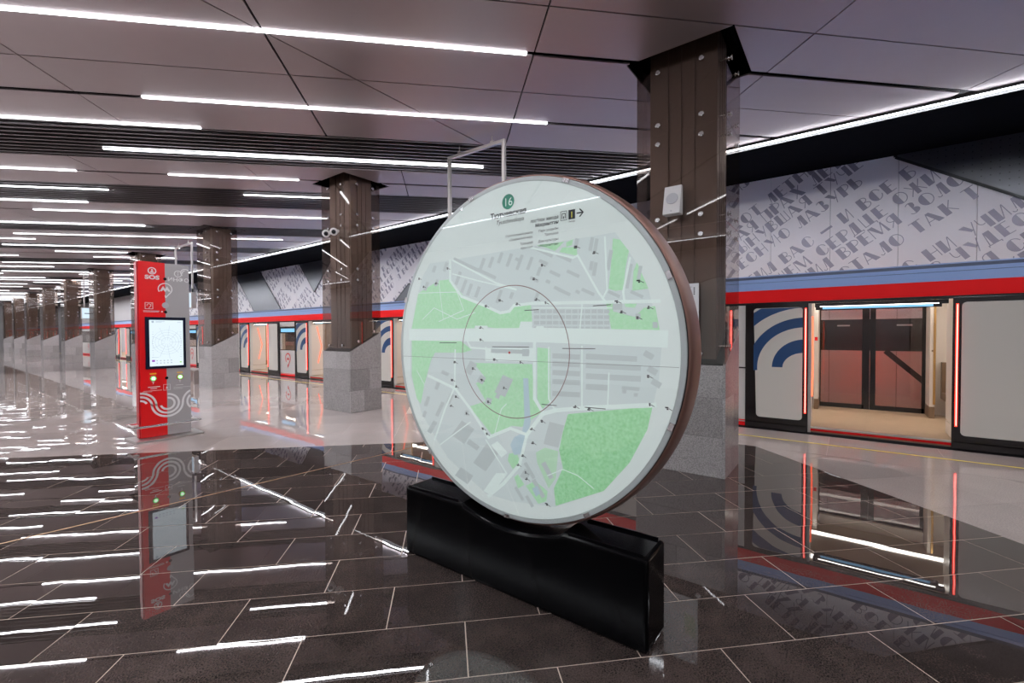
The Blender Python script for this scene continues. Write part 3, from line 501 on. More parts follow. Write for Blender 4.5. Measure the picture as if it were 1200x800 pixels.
while s < 50:
    lo, hi = limits(s); t = lo+rnd.uniform(.2, 2.5)
    while t < hi-1.5:
        e = min(hi-.2, t+rnd.choice([2.6, 3.6, 5.2, 6.4])); lamp(t, e, s, gl, grp); t = e+rnd.uniform(1.5, 4.5)
    s += rnd.choice([1.1, 1.3, 1.5, 1.8, 2.1])
grp2 = 'unseen linear ceiling lamps added to light the hall'
for t0, t1, s in [(-17.0, -13.2, 9.0), (-16.5, -13.0, 11.6), (-19.2, -16.4, 13.0), (-20.5, -17.4, 15.2), (-22.6, -20.0, 16.85), (-22.5, -16.2, 18.0), (-8.5, -6.4, 2.70), (-11.5, -7.8, 5.03), (-4.8, .8, -1.25), (1.5, 5.5, -.46)]:  # unseen lamps added to light the hall and show up in reflections
    lamp(t0, t1, s, 'unseen white linear ceiling lamp added over the side of the hall', grp2)

# strip lamps along both platform edges, black soffit over the track
tr = thing('trim_1', kind='structure')
MB().box(8.585, 8.605, Y0, Y1, 4.694, H+.30).build('edge_fascia', 'black', tr)
MB().box(XL-.165, XL-.145, Y0, Y1, 4.694, H+.30).build('edge_fascia', 'black', tr)
def strip(x, label):
    o = thing('edge_strip_lamp', label, 'lamp', (x, 0, H))
    yy = Y0
    sg = 1 if x > 0 else -1
    MB().box(min(x-sg*.014, x-sg*.010), max(x-sg*.014, x-sg*.010), Y0, Y1, 4.704, H+.02).box(min(x-sg*.010, x+sg*.022), max(x-sg*.010, x+sg*.022), Y0, Y1, 4.736, H+.02).build('lamp_housing', 'black', o)
    while yy < Y1-.1:
        MB().box(min(x-sg*.0095, x+sg*.020), max(x-sg*.0095, x+sg*.020), yy+.004, yy+3.0-.004, 4.688, 4.735).build('lamp_diffuser', 'led_strip', o); yy += 3.0
strip(8.440, 'continuous white strip lamp along the platform edge above the train')
strip(XL-.02, 'continuous white strip lamp along the opposite platform edge, mirrored in the map glass')

# ------------------------------------------------------------------ SETTING: track wall with the poem
wall = thing('wall_right', kind='structure')
XW = 12.0
MB().prism([(8.605, Y0, 4.75), (8.605, Y0, 5.3), (XW+.5, Y0, 5.6), (XW+.5, Y0, 5.22)], (0, Y1-Y0, 0)).build('track_soffit', 'void', wall)
MB().box(XW+.06, XW+.4, Y0, Y1, -1.2, 5.6).build('wall_core', 'black', wall)
PW = 1.125
k = -6
while .311+PW*k < 50:
    y0 = .311+PW*k
    MB().box(XW, XW+.06, y0+.004, y0+PW-.004, 1.86, 5.35).build('cladding_panel', 'wall_panel', wall)
    MB().box(XW, XW+.06, y0+.004, y0+PW-.004, -1.2, 1.20).build('cladding_panel', 'wall_panel', wall)
    k += 1
MB().box(XW, XW+.06, y0, Y1, -1.2, 5.35).build('cladding_panel', 'wall_panel', wall)
MB().box(XW+.02, XW+.06, Y0, Y1, 1.2, 1.86).build('dark_service_band', 'black', wall)
MB().box(8.40, XW+.4, Y0, Y1, -1.4, -1.2).build('track_bed', 'black', wall)
MB().box(8.30, 8.36, Y0, Y1, -1.2, -.012).build('platform_face', 'concrete', wall)
pr = Print((XW-.002, 0, 0), (0, -1, 0), (0, 0, 1))
for a, w in ((-.17, .22), (.81, .24)): pr.rect(a, a+w, 1.715, 1.745)
pr.build('band_label', 'paper', wall)
pr = Print((XW-.003, 0, 0), (0, -1, 0), (0, 0, 1)); pr.line([(.64, 1.2), (1.9, -.08)], .10); pr.build('panel_edge', 'black', wall)
POEM = [['КАК ВЕСЕЛ ГРОХОТ ЛЕТНИХ БУРЬ', 'КОГДА ВЗМЕТАЯ ПРАХ ЛЕТУЧИЙ', 'ГРОЗА НАХЛЫНУВШАЯ ТУЧЕЙ', 'СМУТИТ НЕБЕСНУЮ ЛАЗУРЬ'],
        ['Я ВСТРЕТИЛ ВАС — И ВСЕ БЫЛОЕ', 'В ОТЖИВШЕМ СЕРДЦЕ ОЖИЛО', 'Я ВСПОМНИЛ ВРЕМЯ ЗОЛОТОЕ', 'И СЕРДЦУ СТАЛО ТАК ТЕПЛО'],
        ['ЧЕМУ БЫ ЖИЗНЬ НАС НИ УЧИЛА', 'НО СЕРДЦЕ ВЕРИТ В ЧУДЕСА', 'ЕСТЬ НЕСКУДЕЮЩАЯ СИЛА', 'ЕСТЬ И НЕТЛЕННАЯ КРАСА']]
TA = math.radians(34.9); tu = Vector((math.cos(TA), math.sin(TA))); tv = Vector((-math.sin(TA), math.cos(TA)))
CAP = .25
KEY = {(0, 0): ('Л', 1, 1.18), (0, 1): ('П', 0, .92), (0, 2): ('В', 0, .87), (0, 3): ('Л', 0, 1.36), (1, 0): ('В', 1, .72), (1, 1): ('С', 0, 1.36), (1, 2): ('В', 1, 1.63), (1, 3): ('Т', 1, 2.85), (2, 0): ('Н', 2, 2.74), (2, 1): ('Ч', 0, 3.04), (2, 2): ('С', 2, 3.71), (2, 3): ('К', 0, 3.51)}
OFF = {(0, 0): 4.76, (0, 1): 4.49, (0, 2): 4.21, (0, 3): 3.93, (1, 0): 3.42, (1, 1): 3.14, (1, 2): 2.86, (1, 3): 2.58, (2, 0): 2.00, (2, 1): 1.74, (2, 2): 1.45, (2, 3): 1.16}
ANG0 = math.radians(31)
def row(words, c_along, c_off, key=None):
    """lay out one verse line on the wall; (c_along, c_off) is the centre of the key letter in a frame turned by 31 degrees"""
    u0 = Vector((math.cos(ANG0), math.sin(ANG0))); v0 = Vector((-math.sin(ANG0), math.cos(ANG0)))
    org = u0*c_along+v0*c_off
    xs = []; x = 0.0
    for ch in words:
        w, P = glyph(ch); xs.append((x, w, P, ch)); x += w+.13
    kx = 0
    if key:
        idx = [i for i, c in enumerate(words) if c == key[0]][key[1]]; kx = xs[idx][0]+xs[idx][1]/2
    else: kx = x/2
    p = Print((XW-.0015, 0, 0), (0, -1, 0), (0, 0, 1)); n = 0
    for x, w, P, ch in xs:
        c = org+tu*(x+w/2-kx)*CAP*1.07
        if not (2.45 < c.y < 5.25) or not (-48 < c.x < 6.2): continue
        if not hidden(c.x, c.y):
            for q in P:
                p.poly([tuple(org+tu*((x+a-kx)*CAP*1.07)+tv*((b-.5)*CAP)) for a, b in q]); n += 1
    if n: p.build('lettering', 'wall_text', wall)
DARK = [[(.755, 5.30), (.755, 5.114), (2.53, 3.97), (5.4, 2.12), (6.4, 2.12), (6.4, 5.30)],
        [(-26.95, 5.30), (-24.20, 2.70), (-27.35, 2.70), (-30.10, 5.30)],
        [(-22.60, 5.30), (-21.08, 3.66), (-19.35, 5.30)],
        [(-15.20, 2.70), (-14.05, 3.60), (-12.60, 2.70)],
        [(-36.6, 5.30), (-35.1, 3.66), (-33.4, 5.30)], [(-41.0, 5.30), (-38.2, 2.70), (-41.4, 2.70), (-44.1, 5.30)]]
def inside(pt, poly):
    c = False
    for i in range(len(poly)):
        (x0, y0), (x1, y1) = poly[i], poly[(i+1) % len(poly)]
        if (y0 > pt[1]) != (y1 > pt[1]) and pt[0] < (x1-x0)*(pt[1]-y0)/(y1-y0)+x0: c = not c
    return c
def hidden(x, y): return any(inside((x, y), d) for d in DARK)
for key, (ch, occ, al) in KEY.items():
    row(POEM[key[0]][key[1]], al, OFF[key], (ch, occ))
m = 1
v0 = Vector((-math.sin(ANG0), math.cos(ANG0)))
while m < 19:                                   # the poem goes on towards the far end
    b = (-m) % 3
    for j in range(4):
        off = 4.76+1.40*m-.277*j
        a = (3.9-off*math.cos(ANG0))/math.sin(ANG0)
        row(POEM[b][j]+'  '+POEM[b][(j+1) % 4], a+rnd.uniform(-.5, .5), off)
    m += 1
for n, d in enumerate(DARK):
    p = Print((XW-.03, 0, 0), (0, -1, 0), (0, 0, 1))
    mb = MB().prism([p.P(a, b, 0) for a, b in d], (.03, 0, 0)); mb.build('dark_metal_panel', 'dark_panel', wall)
    e = Print((XW-.034, 0, 0), (0, -1, 0), (0, 0, 1)); e.line(d+[d[0]], .055); e.build('panel_edge', 'black', wall)
pf = MB()
for i in range(46):
    for j in range(26):
        a, b = .9+i*.12, 2.2+j*.12
        if inside((a-.06, b-.08), DARK[0]) and b < 5.15: pf.lathe((XW-.0305, -a, b), (-1, 0, 0), [(0, .012), (.0005, .012)], 6)
tag(pf.build('perforations', 'perf', wall), kind='stuff')
# remaining shell
wl = thing('wall_left', kind='structure')
MB().box(XL-3.7, XL-3.5, Y0, Y1, -.3, 5.6).build('wall_face', 'pale_wall', wl)
MB().box(XL-3.6, XL-.05, Y0, Y1, 4.95, 5.05).build('soffit', 'void', wl)
wf = thing('wall_far', kind='structure'); MB().box(XL-3.7, XW+.4, Y1, Y1+.2, -1.4, 5.6).build('wall_face', 'concrete', wf)
wb = thing('wall_back', kind='structure'); MB().box(XL-3.7, XW+.4, Y0-.2, Y0, -1.4, 5.6).build('wall_face', 'concrete', wb)
# ------------------------------------------------------------------ columns
GZ0, GZ1 = 1.235, 1.625               # slanted top of the granite foot
COL_LABELS = ['nearest pillar with smoked glass, behind the map disc, carrying a white speaker',
              'smoked glass pillar carrying two white cameras, left of the map disc',
              'third smoked glass pillar, just right of the kiosk',
              'fourth glass pillar, mostly hidden behind the red kiosk',
              'fifth glass pillar, first one fully visible left of the kiosk',
              'sixth glass pillar, second one left of the kiosk',
              'seventh glass pillar, third one left of the kiosk',
              'eighth glass pillar, fourth one left of the kiosk',
              'ninth glass pillar, far down the hall near the left edge',
              'last glass pillar, farthest of the row at the left edge']
def gz(x): return GZ0+(GZ1-GZ0)*(x+CW)/(2*CW)     # local x
def column():
    o = thing('glass_pillar', COL_LABELS[0], 'pillar', (CX, col_y[0], 0), 'smoked glass pillars in a row')
    cx, cy = CX, col_y[0]; g = .0015
    # granite foot: inner core and facing blocks, three courses
    e = .03
    MB().prism([(cx-CW+e, cy-CL+e, 0), (cx+CW-e, cy-CL+e, 0), (cx+CW-e, cy-CL+e, gz(CW-e)-.004), (cx-CW+e, cy-CL+e, gz(-CW+e)-.004)], (0, 2*CL-2*e, 0)).build('foot_core', 'black', o)
    zc = [0, .44, .875]
    def face_y(y_, sy, cuts):
        for r in range(3):
            xs = [-CW]+cuts[r]+[CW]
            for a, b in zip(xs[:-1], xs[1:]):
                z0 = zc[r]+g; za, zb = (zc[r+1]-g,)*2 if r < 2 else (gz(a), gz(b))
                MB().prism([(cx+a+g, y_, z0), (cx+b-g, y_, z0), (cx+b-g, y_, zb), (cx+a+g, y_, za)], (0, sy*e, 0)).build('granite_block', 'granite', o)
    face_y(cy-CL, 1, [[-.05], [.08], []]); face_y(cy+CL, -1, [[.05], [-.08], []])
    def face_x(x_, sx, cuts, zt):
        for r in range(3):
            ys = [-CL+e]+cuts[r]+[CL-e]
            for a, b in zip(ys[:-1], ys[1:]):
                z0 = zc[r]+g; z1 = zc[r+1]-g if r < 2 else zt
                MB().box(min(x_, x_+sx*e), max(x_, x_+sx*e), cy+a+g, cy+b-g, z0, z1).build('granite_block', 'granite', o)
    face_x(cx-CW, 1, [[], [], [.02]], GZ0); face_x(cx+CW, -1, [[], [], []], GZ1)
    # metal core with vertical grooves
    kx, ky = .245, .375
    def edge(p0, p1, grooves):
        out = []; L_ = math.hypot(p1[0]-p0[0], p1[1]-p0[1]); ux, uy = (p1[0]-p0[0])/L_, (p1[1]-p0[1])/L_; nx, ny = -uy, ux
        out.append(p0)
        for gpos in grooves:
            m = L_/2+gpos
            for dd, dn in ((-.014, 0), (-.014, .018), (.014, .018), (.014, 0)): out.append((p0[0]+ux*(m+dd)+nx*dn, p0[1]+uy*(m+dd)+ny*dn))
        return out
    c4 = [(-kx, -ky), (kx, -ky), (kx, ky), (-kx, ky)]
    prof = []
    for i in range(4): prof += edge(c4[i], c4[(i+1) % 4], (-.15, 0, .15) if i % 2 else (-.10, 0, .10))
    MB().prism([(cx+x, cy+y_, .9) for x, y_ in prof], (0, 0, 4.10)).build('metal_core', 'cladding', o)
    # smoked glass panes
    t = .010; zr = [None, 2.80, 3.90, 4.98]
    for sy in (-1, 1):
        y_ = cy+sy*(CL-.004)
        for r in range(3):
            za, zb = (gz(-CW)+.012, gz(CW)+.012) if r == 0 else (zr[r]+.003,)*2
            MB().prism([(cx-CW+.012, y_, za), (cx+CW-.012, y_, zb), (cx+CW-.012, y_, zr[r+1]-.003), (cx-CW+.012, y_, zr[r+1]-.003)], (0, -sy*t, 0)).build('glass_pane', 'smoked', o)
    for sx in (-1, 1):
        x_ = cx+sx*(CW-.004)
        for r in range(3):
            z0 = (GZ0 if sx < 0 else GZ1)+.012 if r == 0 else zr[r]+.003
            MB().box(min(x_, x_-sx*t), max(x_, x_-sx*t), cy-CL+.004, cy+CL-.004, z0, zr[r+1]-.003).build('glass_pane', 'smoked', o)
    # chrome stand-off bolts
    def bolt(p, n):
        b = MB().lathe(p, n, [(-.14, .009), (.006, .009), (.006, .029), (.014, .029), (.018, .022)], 12); b.build('bolt', 'chrome', o, smooth=False)
    for z in (4.62, 4.01, 3.79, 2.91, 2.69, 1.36):
        for d in (-.24, .24): bolt((cx-CW, cy+d, z), (-1, 0, 0))
        for d in (-.19, .19): bolt((cx+d, cy-CL, z if z > 2 else gz(d)+.115), (0, -1, 0))
    for sx in (-1, 1):                      # steel corner trims
        for sy in (-1, 1): pass
    # opening in the ceiling: black collar
    MB().box(cx-.57, cx-.545, cy-.62, cy+.58, H+.021, H+.30).box(cx+.545, cx+.57, cy-.62, cy+.58, H+.021, H+.30).box(cx-.57, cx+.57, cy-.63, cy-.605, H+.021, H+.30).box(cx-.57, cx+.57, cy+.565, cy+.59, H+.021, H+.30).build('ceiling_collar', 'void', o)
    return o
col0 = column()
for i, y_ in enumerate(col_y[1:], 1):
    c = copy_tree(col0, (CX, y_, 0)); c['label'] = COL_LABELS[i]

# ------------------------------------------------------------------ train
train = thing('metro_train', 'red, blue and white metro train with open doors standing at the platform', 'train', (9.75, 5.0, 0))
XT = 8.45; XB = 11.05
opens = [(-6.25, -4.66), (-1.15, .44), (3.92, 5.51), (8.98, 10.57), (13.66, 15.25), (18.26, 19.85), (23.1, 24.7), (27.9, 29.5), (32.8, 34.4), (37.6, 39.2), (42.5, 44.1)]
TY0, TY1 = -6.9, 52.0
def ext(profile, name, m, y0=TY0, y1=TY1):
    return MB().prism([(x, y0, z) for x, z in profile], (0, y1-y0, 0)).build(name, m, train)
ext([(XT-.01, 2.085), (XT-.01, 2.285), (XT+.06, 2.285), (XT+.06, 2.085)], 'red_band', 'train_red')
ext([(XT, 2.287), (XT+.045, 2.415), (XT+.16, 2.415), (XT+.16, 2.287)], 'blue_band', 'train_blue')
ext([(XT+.05, 2.423), (XT+.075, 2.49), (XT+.18, 2.49), (XT+.18, 2.423)], 'blue_band', 'train_blue')
ext([(XT+.09, 2.497), (XT+.11, 2.53), (XT+.3, 2.56), (XT+.3, 2.497)], 'blue_band', 'train_blue')
ext([(XT+.16, 2.40), (XT+.16, 2.535), (XT+.5, 2.585), (XB-.5, 2.585), (XB-.1, 2.5), (XB-.1, 2.40)], 'roof', 'train_blue')
ext([(XT+.07, 2.34), (XT+.07, 2.52), (XT+.17, 2.52), (XT+.17, 2.34)], 'roof_seam', 'train_line')
ext([(XT-.005, 2.045), (XT-.005, 2.083), (XT+.08, 2.083), (XT+.08, 2.045)], 'door_header', 'door_black')
ext([(XT+.05, -.9), (XT+.05, .10), (XB, .10), (XB, -.9)], 'cabin_floor', 'cabin_floor')
ext([(XT+.02, .045), (XT+.02, .085), (XT+.05, .085), (XT+.05, .045)], 'red_sill', 'train_red')
ext([(XT-.005, .085), (XT-.005, .103), (XT+.10, .103), (XT+.10, .085)], 'door_sill', 'sill')
ext([(XT+.06, 2.25), (XT+.06, 2.33), (XB-.03, 2.33), (XB-.03, 2.25)], 'cabin_ceiling', 'cabin_white')
for x in (9.2, 10.3):
    ext([(x-.07, 2.235), (x-.07, 2.249), (x+.07, 2.249), (x+.07, 2.235)], 'cabin_lamp', 'led_cabin')
for i, (a, b) in enumerate(opens):
    nxt = opens[i+1][0] if i+1 < len(opens) else TY1
    if i == 0: MB().box(XT, XT+.09, TY0, a, .0, 2.08).build('side_wall', 'train_white', train)
    # side wall between this doorway and the next
    if nxt-b < 3.3 and i in (4, 6, 8):
        w0, w1 = b+1.0, nxt-1.0
    else: w0, w1 = b+1.1, nxt-1.1
    sw = MB().box(XT, XT+.09, b+.01, w0, 0.02, 2.05).box(XT, XT+.09, w1, nxt-.01, .02, 2.05).box(XT, XT+.09, w0, w1, .02, 1.0).box(XT, XT+.09, w0, w1, 1.88, 2.05).build('side_wall', 'train_white', train)
    MB().box(XT+.03, XT+.05, w0, w1, 1.0, 1.88).build('side_window', 'cabin_glass', sw)
    if i in (4, 6, 8): MB().box(XT-.004, XT, b+.93, nxt-.93, 1.62, 1.86).build('window_header', 'door_black', sw)
    if i in (4, 6, 8): MB().box(XT-.008, XT-.004, b+1.0, nxt-1.0, 1.67, 1.80).build('route_display', 'screen_blue', sw)
    MB().box(XT-.004, XT, b+.93, nxt-.93, .02, .12).build('red_skirt', 'train_red', sw)
    MB().box(XT-.004, XT, b+.93, nxt-.93, .985, 1.01).build('window_sill', 'door_black', sw)
    cyy = (b+nxt)/2
    pr = Print((XT-.005, cyy, .64), (0, -1, 0), (0, 0, 1))
    pr.arc(0, .05, .155, .20, -50, 230).line([(.127, -.075), (-.01, -.28), (-.015, -.2)], .045)
    pr.poly([(-.10, -.02), (-.05, .10), (0, .03), (.05, .10), (.10, -.02), (.05, -.02), (.035, .02), (0, -.03), (-.035, .02), (-.05, -.02)])
    pr.build('metro_emblem', 'kiosk_red', sw)
    # open door leaves slid along the outside
    for side, (y0, y1) in (('far', (b+.045, b+.93)), ('near', (a-.93, a+.005))):
        if side == 'far' and i == 0: continue
        if y0 < TY0: y0 = TY0
        fr = MB()
        lo, hi = y0, y1; w = hi-lo
        li, ri = (lo+.075, hi-.125) if side == 'far' else (lo+.125, hi-.085)
        # frame with a rounded pane opening
        def rr(l, r, bt, tp, rad, n=4, slant=0):
            pts = []
            for cxx, czz, d in ((r-rad, tp-rad, 0), (l+rad, tp-rad, 90), (l+rad, bt+rad, 180), (r-rad, bt+rad, 270)):
                for q in range(n+1):
                    an = math.radians(d+90*q/n); pts.append((cxx+rad*math.cos(an), czz+rad*math.sin(an)))
            return [(p-(slant*max(0, (.75-z)/.6) if side == 'far' and p > (l+r)/2 else 0), z) for p, z in pts]
        fr.box(XT-.045, XT-.012, lo, hi, .015, 2.06)
        door = fr.build('door_leaf', 'door_black', train, bevel=.006)
        pane = rr(li, ri, .20, 1.99, .05, slant=.05)
        MB().prism([(XT-.047, p, z) for p, z in pane], (.006, 0, 0)).build('door_pane', 'door_grey', door)
        MB().box(XT-.052, XT-.045, lo+.02, hi-.02, .10, .115).build('leaf_rib', 'door_grey' if False else 'gloss_black', door)
        lx = lo+.034 if side == 'far' else hi-.04
        MB().box(XT-.062, XT-.045, lx-.012, lx+.012, .32, 1.97).build('edge_lamp', 'led_red', door)
        MB().box(XT-.064, XT-.061, lx-.004, lx+.004, .33, 1.96).build('lamp_core', 'led_red_core', door)
        if side == 'far':           # blue livery arcs
            pr = Print((XT-.0485, 0, 0), (0, -1, 0), (0, 0, 1)); q = pr.new()
            def band(r0, r1, cut):
                n = 40; cen = (-.53, 1.0)
                L0, L1 = -ri, -li
                for k in range(n):
                    d0, d1 = math.radians(90+95*k/n), math.radians(90+95*(k+1)/n)
                    ring = [(r0[0]*math.cos(d0), r0[1]*math.sin(d0)), (r1[0]*math.cos(d0), r1[1]*math.sin(d0)), (r1[0]*math.cos(d1), r1[1]*math.sin(d1)), (r0[0]*math.cos(d1), r0[1]*math.sin(d1))]
                    off = (b-.44)
                    pl = [(-(.53+off)+x, 1.025+z) for x, z in ring]
                    pl = clip(pl, -1, 0, -L0); pl = clip(pl, 1, 0, L1); pl = clip(pl, 0, 1, 1.985); pl = clip(pl, 0, -1, -cut)
                    if len(pl) > 2: q.poly(pl)
            for b0_, b1_, ct in (((.30, .245), (.448, .455), 1.03), ((.66, .645), (.80, .80), .25), ((1.0, .955), (1.18, 1.12), .25)):
                q = pr.new(); band(b0_, b1_, ct); q.build('blue_arc', 'train_navy', door)
    # inside: door pockets, partitions, header, far doors
    if i > 6: continue
    for yy, s_ in ((a, -1), (b, 1)):
        MB().box(XT+.09, XT+.62, yy+s_*.02, yy+s_*.07, .32, 2.25).box(XT+.09, XT+.62, yy+s_*.02, yy+s_*.07, .12, .30).build('partition', 'cabin_white', train)
        MB().box(XB-.55, XB-.04, yy+s_*.0, yy+s_*.07, .30, 2.25).build('partition', 'cabin_white', train)
        MB().box(XB-.55, XB-.04, yy-s_*.004, yy+s_*.066, .10, .30).build('plinth', 'cabin_brown', train)
    ch = MB(); pts = [(XT+.30, b+.008, 1.85), (XT+.47, b+.008, 1.15), (XT+.33, b+.008, .55)]
    ch.tube(pts, .011, 6); ch.build('chevron_lamp', 'led_orange', train)
    MB().box(XT+.10, XT+.16, a+.03, b-.03, 1.985, 2.045).build('header_panel', 'door_black', train)
    MB().box(XB-.14, XB-.06, a+.02, b-.02, 2.06, 2.25).build('header_panel', 'cabin_white', train)
    hp = MB().box(XT+.16, XT+.22, a+.09, b-.04, 1.945, 2.02).build('door_display', 'door_black', train)
    MB().box(XT+.155, XT+.16, a+.18, b-.13, 1.955, 1.985).build('display_screen', 'screen_blue', hp)
    MB().box(XT+.085, XT+.098, a+.13, b-.10, 1.988, 1.997).build('header_lamp', 'led_cabin', hp)
    MB().tube([(XB-.62, a-.05, .35), (XB-.62, a-.05, 2.2)], .017, 8).build('handrail', 'rail_yellow', train)
    MB().tube([(XT+.66, b+.05, .35), (XT+.66, b+.05, 2.2)], .017, 8).build('handrail', 'rail_yellow', train)
    MB().box(XB-.05, XB, b+.0, nxt, .1, 1.0).box(XB-.05, XB, b, b+.5, 1.0, 2.25).box(XB-.05, XB, nxt-.5, nxt, 1.0, 2.25).build('far_side_wall', 'cabin_white', train)
    MB().box(XB-.04, XB-.02, b+.5, nxt-.5, 1.0, 2.25).build('far_window', 'cabin_glass', train)
    MB().box(XB-.50, XB-.05, b+.2, nxt-.2, .40, .52).box(XB-.16, XB-.05, b+.2, nxt-.2, .5, 1.05).build('seat_bench', 'cabin_brown', train)
    MB().box(XT+.10, XT+.55, b+.2, nxt-.2, .40, .52).build('seat_bench', 'cabin_brown', train)
    mid = (a+b)/2
    for lo, hi in ((a, mid-.002), (mid+.002, b)):
        inner_l, inner_r = (lo+.02, hi-.085) if hi < mid else (lo+.085, hi-.02)
        f = MB().box(XB-.035, XB, lo, inner_l+.03, .10, 2.10).box(XB-.035, XB, inner_r-.0, hi, .10, 2.10).box(XB-.035, XB, inner_l, inner_r, 2.03, 2.10).box(XB-.035, XB, inner_l, inner_r, .10, .185)
        f = f.build('far_door_leaf', 'door_black', train)
        MB().box(XB-.022, XB-.014, inner_l, inner_r, .185, 2.03).build('door_glass', 'cabin_glass', f)
        lm = hi-.03 if hi < mid else lo+.03
        MB().box(XB+.004, XB+.016, lm-.012, lm+.012, .35, 1.95).build('edge_lamp', 'led_red_outer', f)
pr = Print((XT+.62, .44, 0), (1, 0, 0), (0, 0, 1))
MB().box(XB-.556, XB-.55, .452, .50, 1.43, 1.50).build('red_notice', 'kiosk_red', train)
MB().box(XB-.556, XB-.55, -1.21, -1.17, 1.25, 1.28).box(XB-.556, XB-.55, -1.20, -1.19, .78, .81).build('small_fitting', 'cabin_brown', train)
MB().box(XT+.02, XT+.09, TY0, TY1, -.9, .018).build('underframe', 'black', train)

# ------------------------------------------------------------------ round area map on its base
DX, DY, DZ, DR = 2.20, 1.642, 1.494, 1.040
disc = thing('round_map_stand', 'big round backlit area map in a bronze ring on a low gloss black base', 'map', (2.28, 1.68, 0))
# base block with a cradle
by0, by1, bx0, bx1, bz = .775, 2.58, 2.147, 2.412, .485
top = []
N = 24
cradle = [(DY-.44+.88*i/N) for i in range(N+1)]
def cz(y): return DZ-math.sqrt((DR+.045)**2-(y-DY)**2)
ycr = [y for y in cradle if cz(y) < bz]
prof = [(by0, 0), (by0, bz-.0)] + [(ycr[0]-.015, bz)] + [(y, min(bz, cz(y))) for y in ycr] + [(ycr[-1]+.015, bz)] + [(by1, bz), (by1, 0)]
base = MB().prism([(bx0, y, z) for y, z in prof], (bx1-bx0, 0, 0)).build('base', 'gloss_black', disc)
bv = base.modifiers.new('bevel', 'BEVEL'); bv.width = .022; bv.segments = 4; bv.limit_method = 'ANGLE'; bv.angle_limit = math.radians(50)
for ya, yb in ((by0+.03, ycr[0]-.05), (ycr[-1]+.05, by1-.03)):       # raised lips around the sunken tray
    MB().box(bx0+.008, bx0+.016, ya, yb, bz-.004, bz+.012).build('tray_lip', 'gloss_black', disc, bevel=.002)
    MB().box(bx1-.03, bx1-.02, ya, yb, bz-.004, bz+.014).build('tray_lip', 'gloss_black', disc, bevel=.002)
# drum: bronze ring, frosted faces
MB().lathe((DX, DY, DZ), (1, 0, 0), [(.022, DR-.012), (.012, DR+.004), (.020, DR+.012), (.040, DR+.018), (.07, DR+.022), (.14, DR+.022), (.17, DR+.018), (.19, DR+.012), (.198, DR+.004), (.188, DR-.012)], 128).build('bronze_ring', 'bronze', disc, smooth=True)
MB().lathe((DX, DY, DZ), (1, 0, 0), [(.006, DR-.03), (.006, DR), (.200, DR), (.200, DR-.03)], 128).build('map_drum', 'black', disc)
MB().lathe((DX, DY, DZ), (-1, 0, 0), [(-.020, DR-.003), (.0, DR-.003), (.002, DR-.006), (.0045, DR-.026), (.0045, DR-.032)], 128, cap=False).build('bevel_ring', 'disc_edge', disc, smooth=False)
front = MB().lathe((DX, DY, DZ), (-1, 0, 0), [(0, DR-.026), (.003, DR-.026)], 128).build('map_face', 'map_face', disc)
back = MB().lathe((DX+.2, DY, DZ), (1, 0, 0), [(0, DR-.012), (.003, DR-.012)], 128).build('rear_face', 'map_face', disc)
MB().lathe((DX, DY, DZ), (-1, 0, 0), [(.009, DR-.026), (.010, DR-.026)], 96).build('cover_glass', 'disc_glass', disc)
P0 = Print((DX-.003, DY, DZ), (0, -1, 0), (0, 0, 1))
def layer(polys, name, m, h):
    p = P0.new()
    for q in polys: p.poly(q, h)
    return p.build(name, m, front)
layer(MAP['base'], 'map_ground', 'map_base', .0003)
layer(MAP['parks'], 'map_parks', 'map_green', .0006)
layer(MAP['dark'], 'map_wood', 'map_dark', .0007)
layer(MAP['pale'], 'map_meadow', 'map_pale', .0008)
layer(MAP['blocks'], 'map_buildings', 'map_block', .0010)
layer(MAP['water'], 'map_ponds', 'map_water', .0012)
layer(MAP['white'], 'map_station_sites', 'map_white', .0014)
p = P0.new()
for pts, w in ROADS: p.line(pts, w, .0016)
tag(p.build('map_roads', 'map_white', front), kind='stuff')
layer([q for i, q in enumerate(MAP['blocks'][-3:])], 'map_station', 'map_block', .0018)
p = P0.new(); p.arc(0, -.009,   .402, .407, 0, 360, .0020, 96); p.build('walking_ring', 'map_ring', front)
p = P0.new()
for a, b in MAP['marks']:
    for k in range(2): p.rect(a-.010+rnd.uniform(-.006, .006), a+.004, b-.008*k-.003, b-.008*k+.004, .0022)
    p.line([(a+.006, b-.004), (a+.022, b-.012)], .003, .0022)
for a, b, n in ((-.15, .02, .28), (.36, .018, .20), (-.62, .04, .16), (.22, -.31, .1), (.5, -.3, .12), (.1, .24, .1), (.55, .25, .1)): p.line([(a, b), (a+n, b+.002)], .004, .0022)
p.line([(-1.0, -.062), (1.0, -.062)], .0015, .0022)
p.build('map_ink_marks', 'map_ink', front)
p = P0.new()
for a, b in MAP['red']: p.disc(a, b, .008, .0024, 10)
p.build('you_are_here', 'map_red', front)
q = P0.new(); q.disc(-.020, .906, .046, .0024); q.build('line_badge', 'map_greenicon', front)
q = P0.new(); q.text('16', -.020, .881, .070, 'CENTER', .0028); q.build('line_number', 'map_white', front)
q = P0.new()                                         # station name in stencil letters
q.text('Тютчевская', -.022, .818, .047, 'CENTER', .0024, bold=.0016)
q.text('Tyutchevskaya', -.116, .778, .036, 'LEFT', .0024, shear=.25)
q.text('посёлок завода', .335, .752, .025, 'RIGHT', .0024, shear=.15, bold=.0004); q.text('Мосрентген', .335, .723, .027, 'RIGHT', .0024, shear=.15, bold=.0006)
q.text('Парк усадьбы', .335, .690, .0195, 'RIGHT', .0024); q.text('Троицкое', .335, .664, .0195, 'RIGHT', .0024)
q.text('Дом культуры', .335, .630, .0195, 'RIGHT', .0024); q.text('«Мосрентген»', .335, .604, .0195, 'RIGHT', .0024)
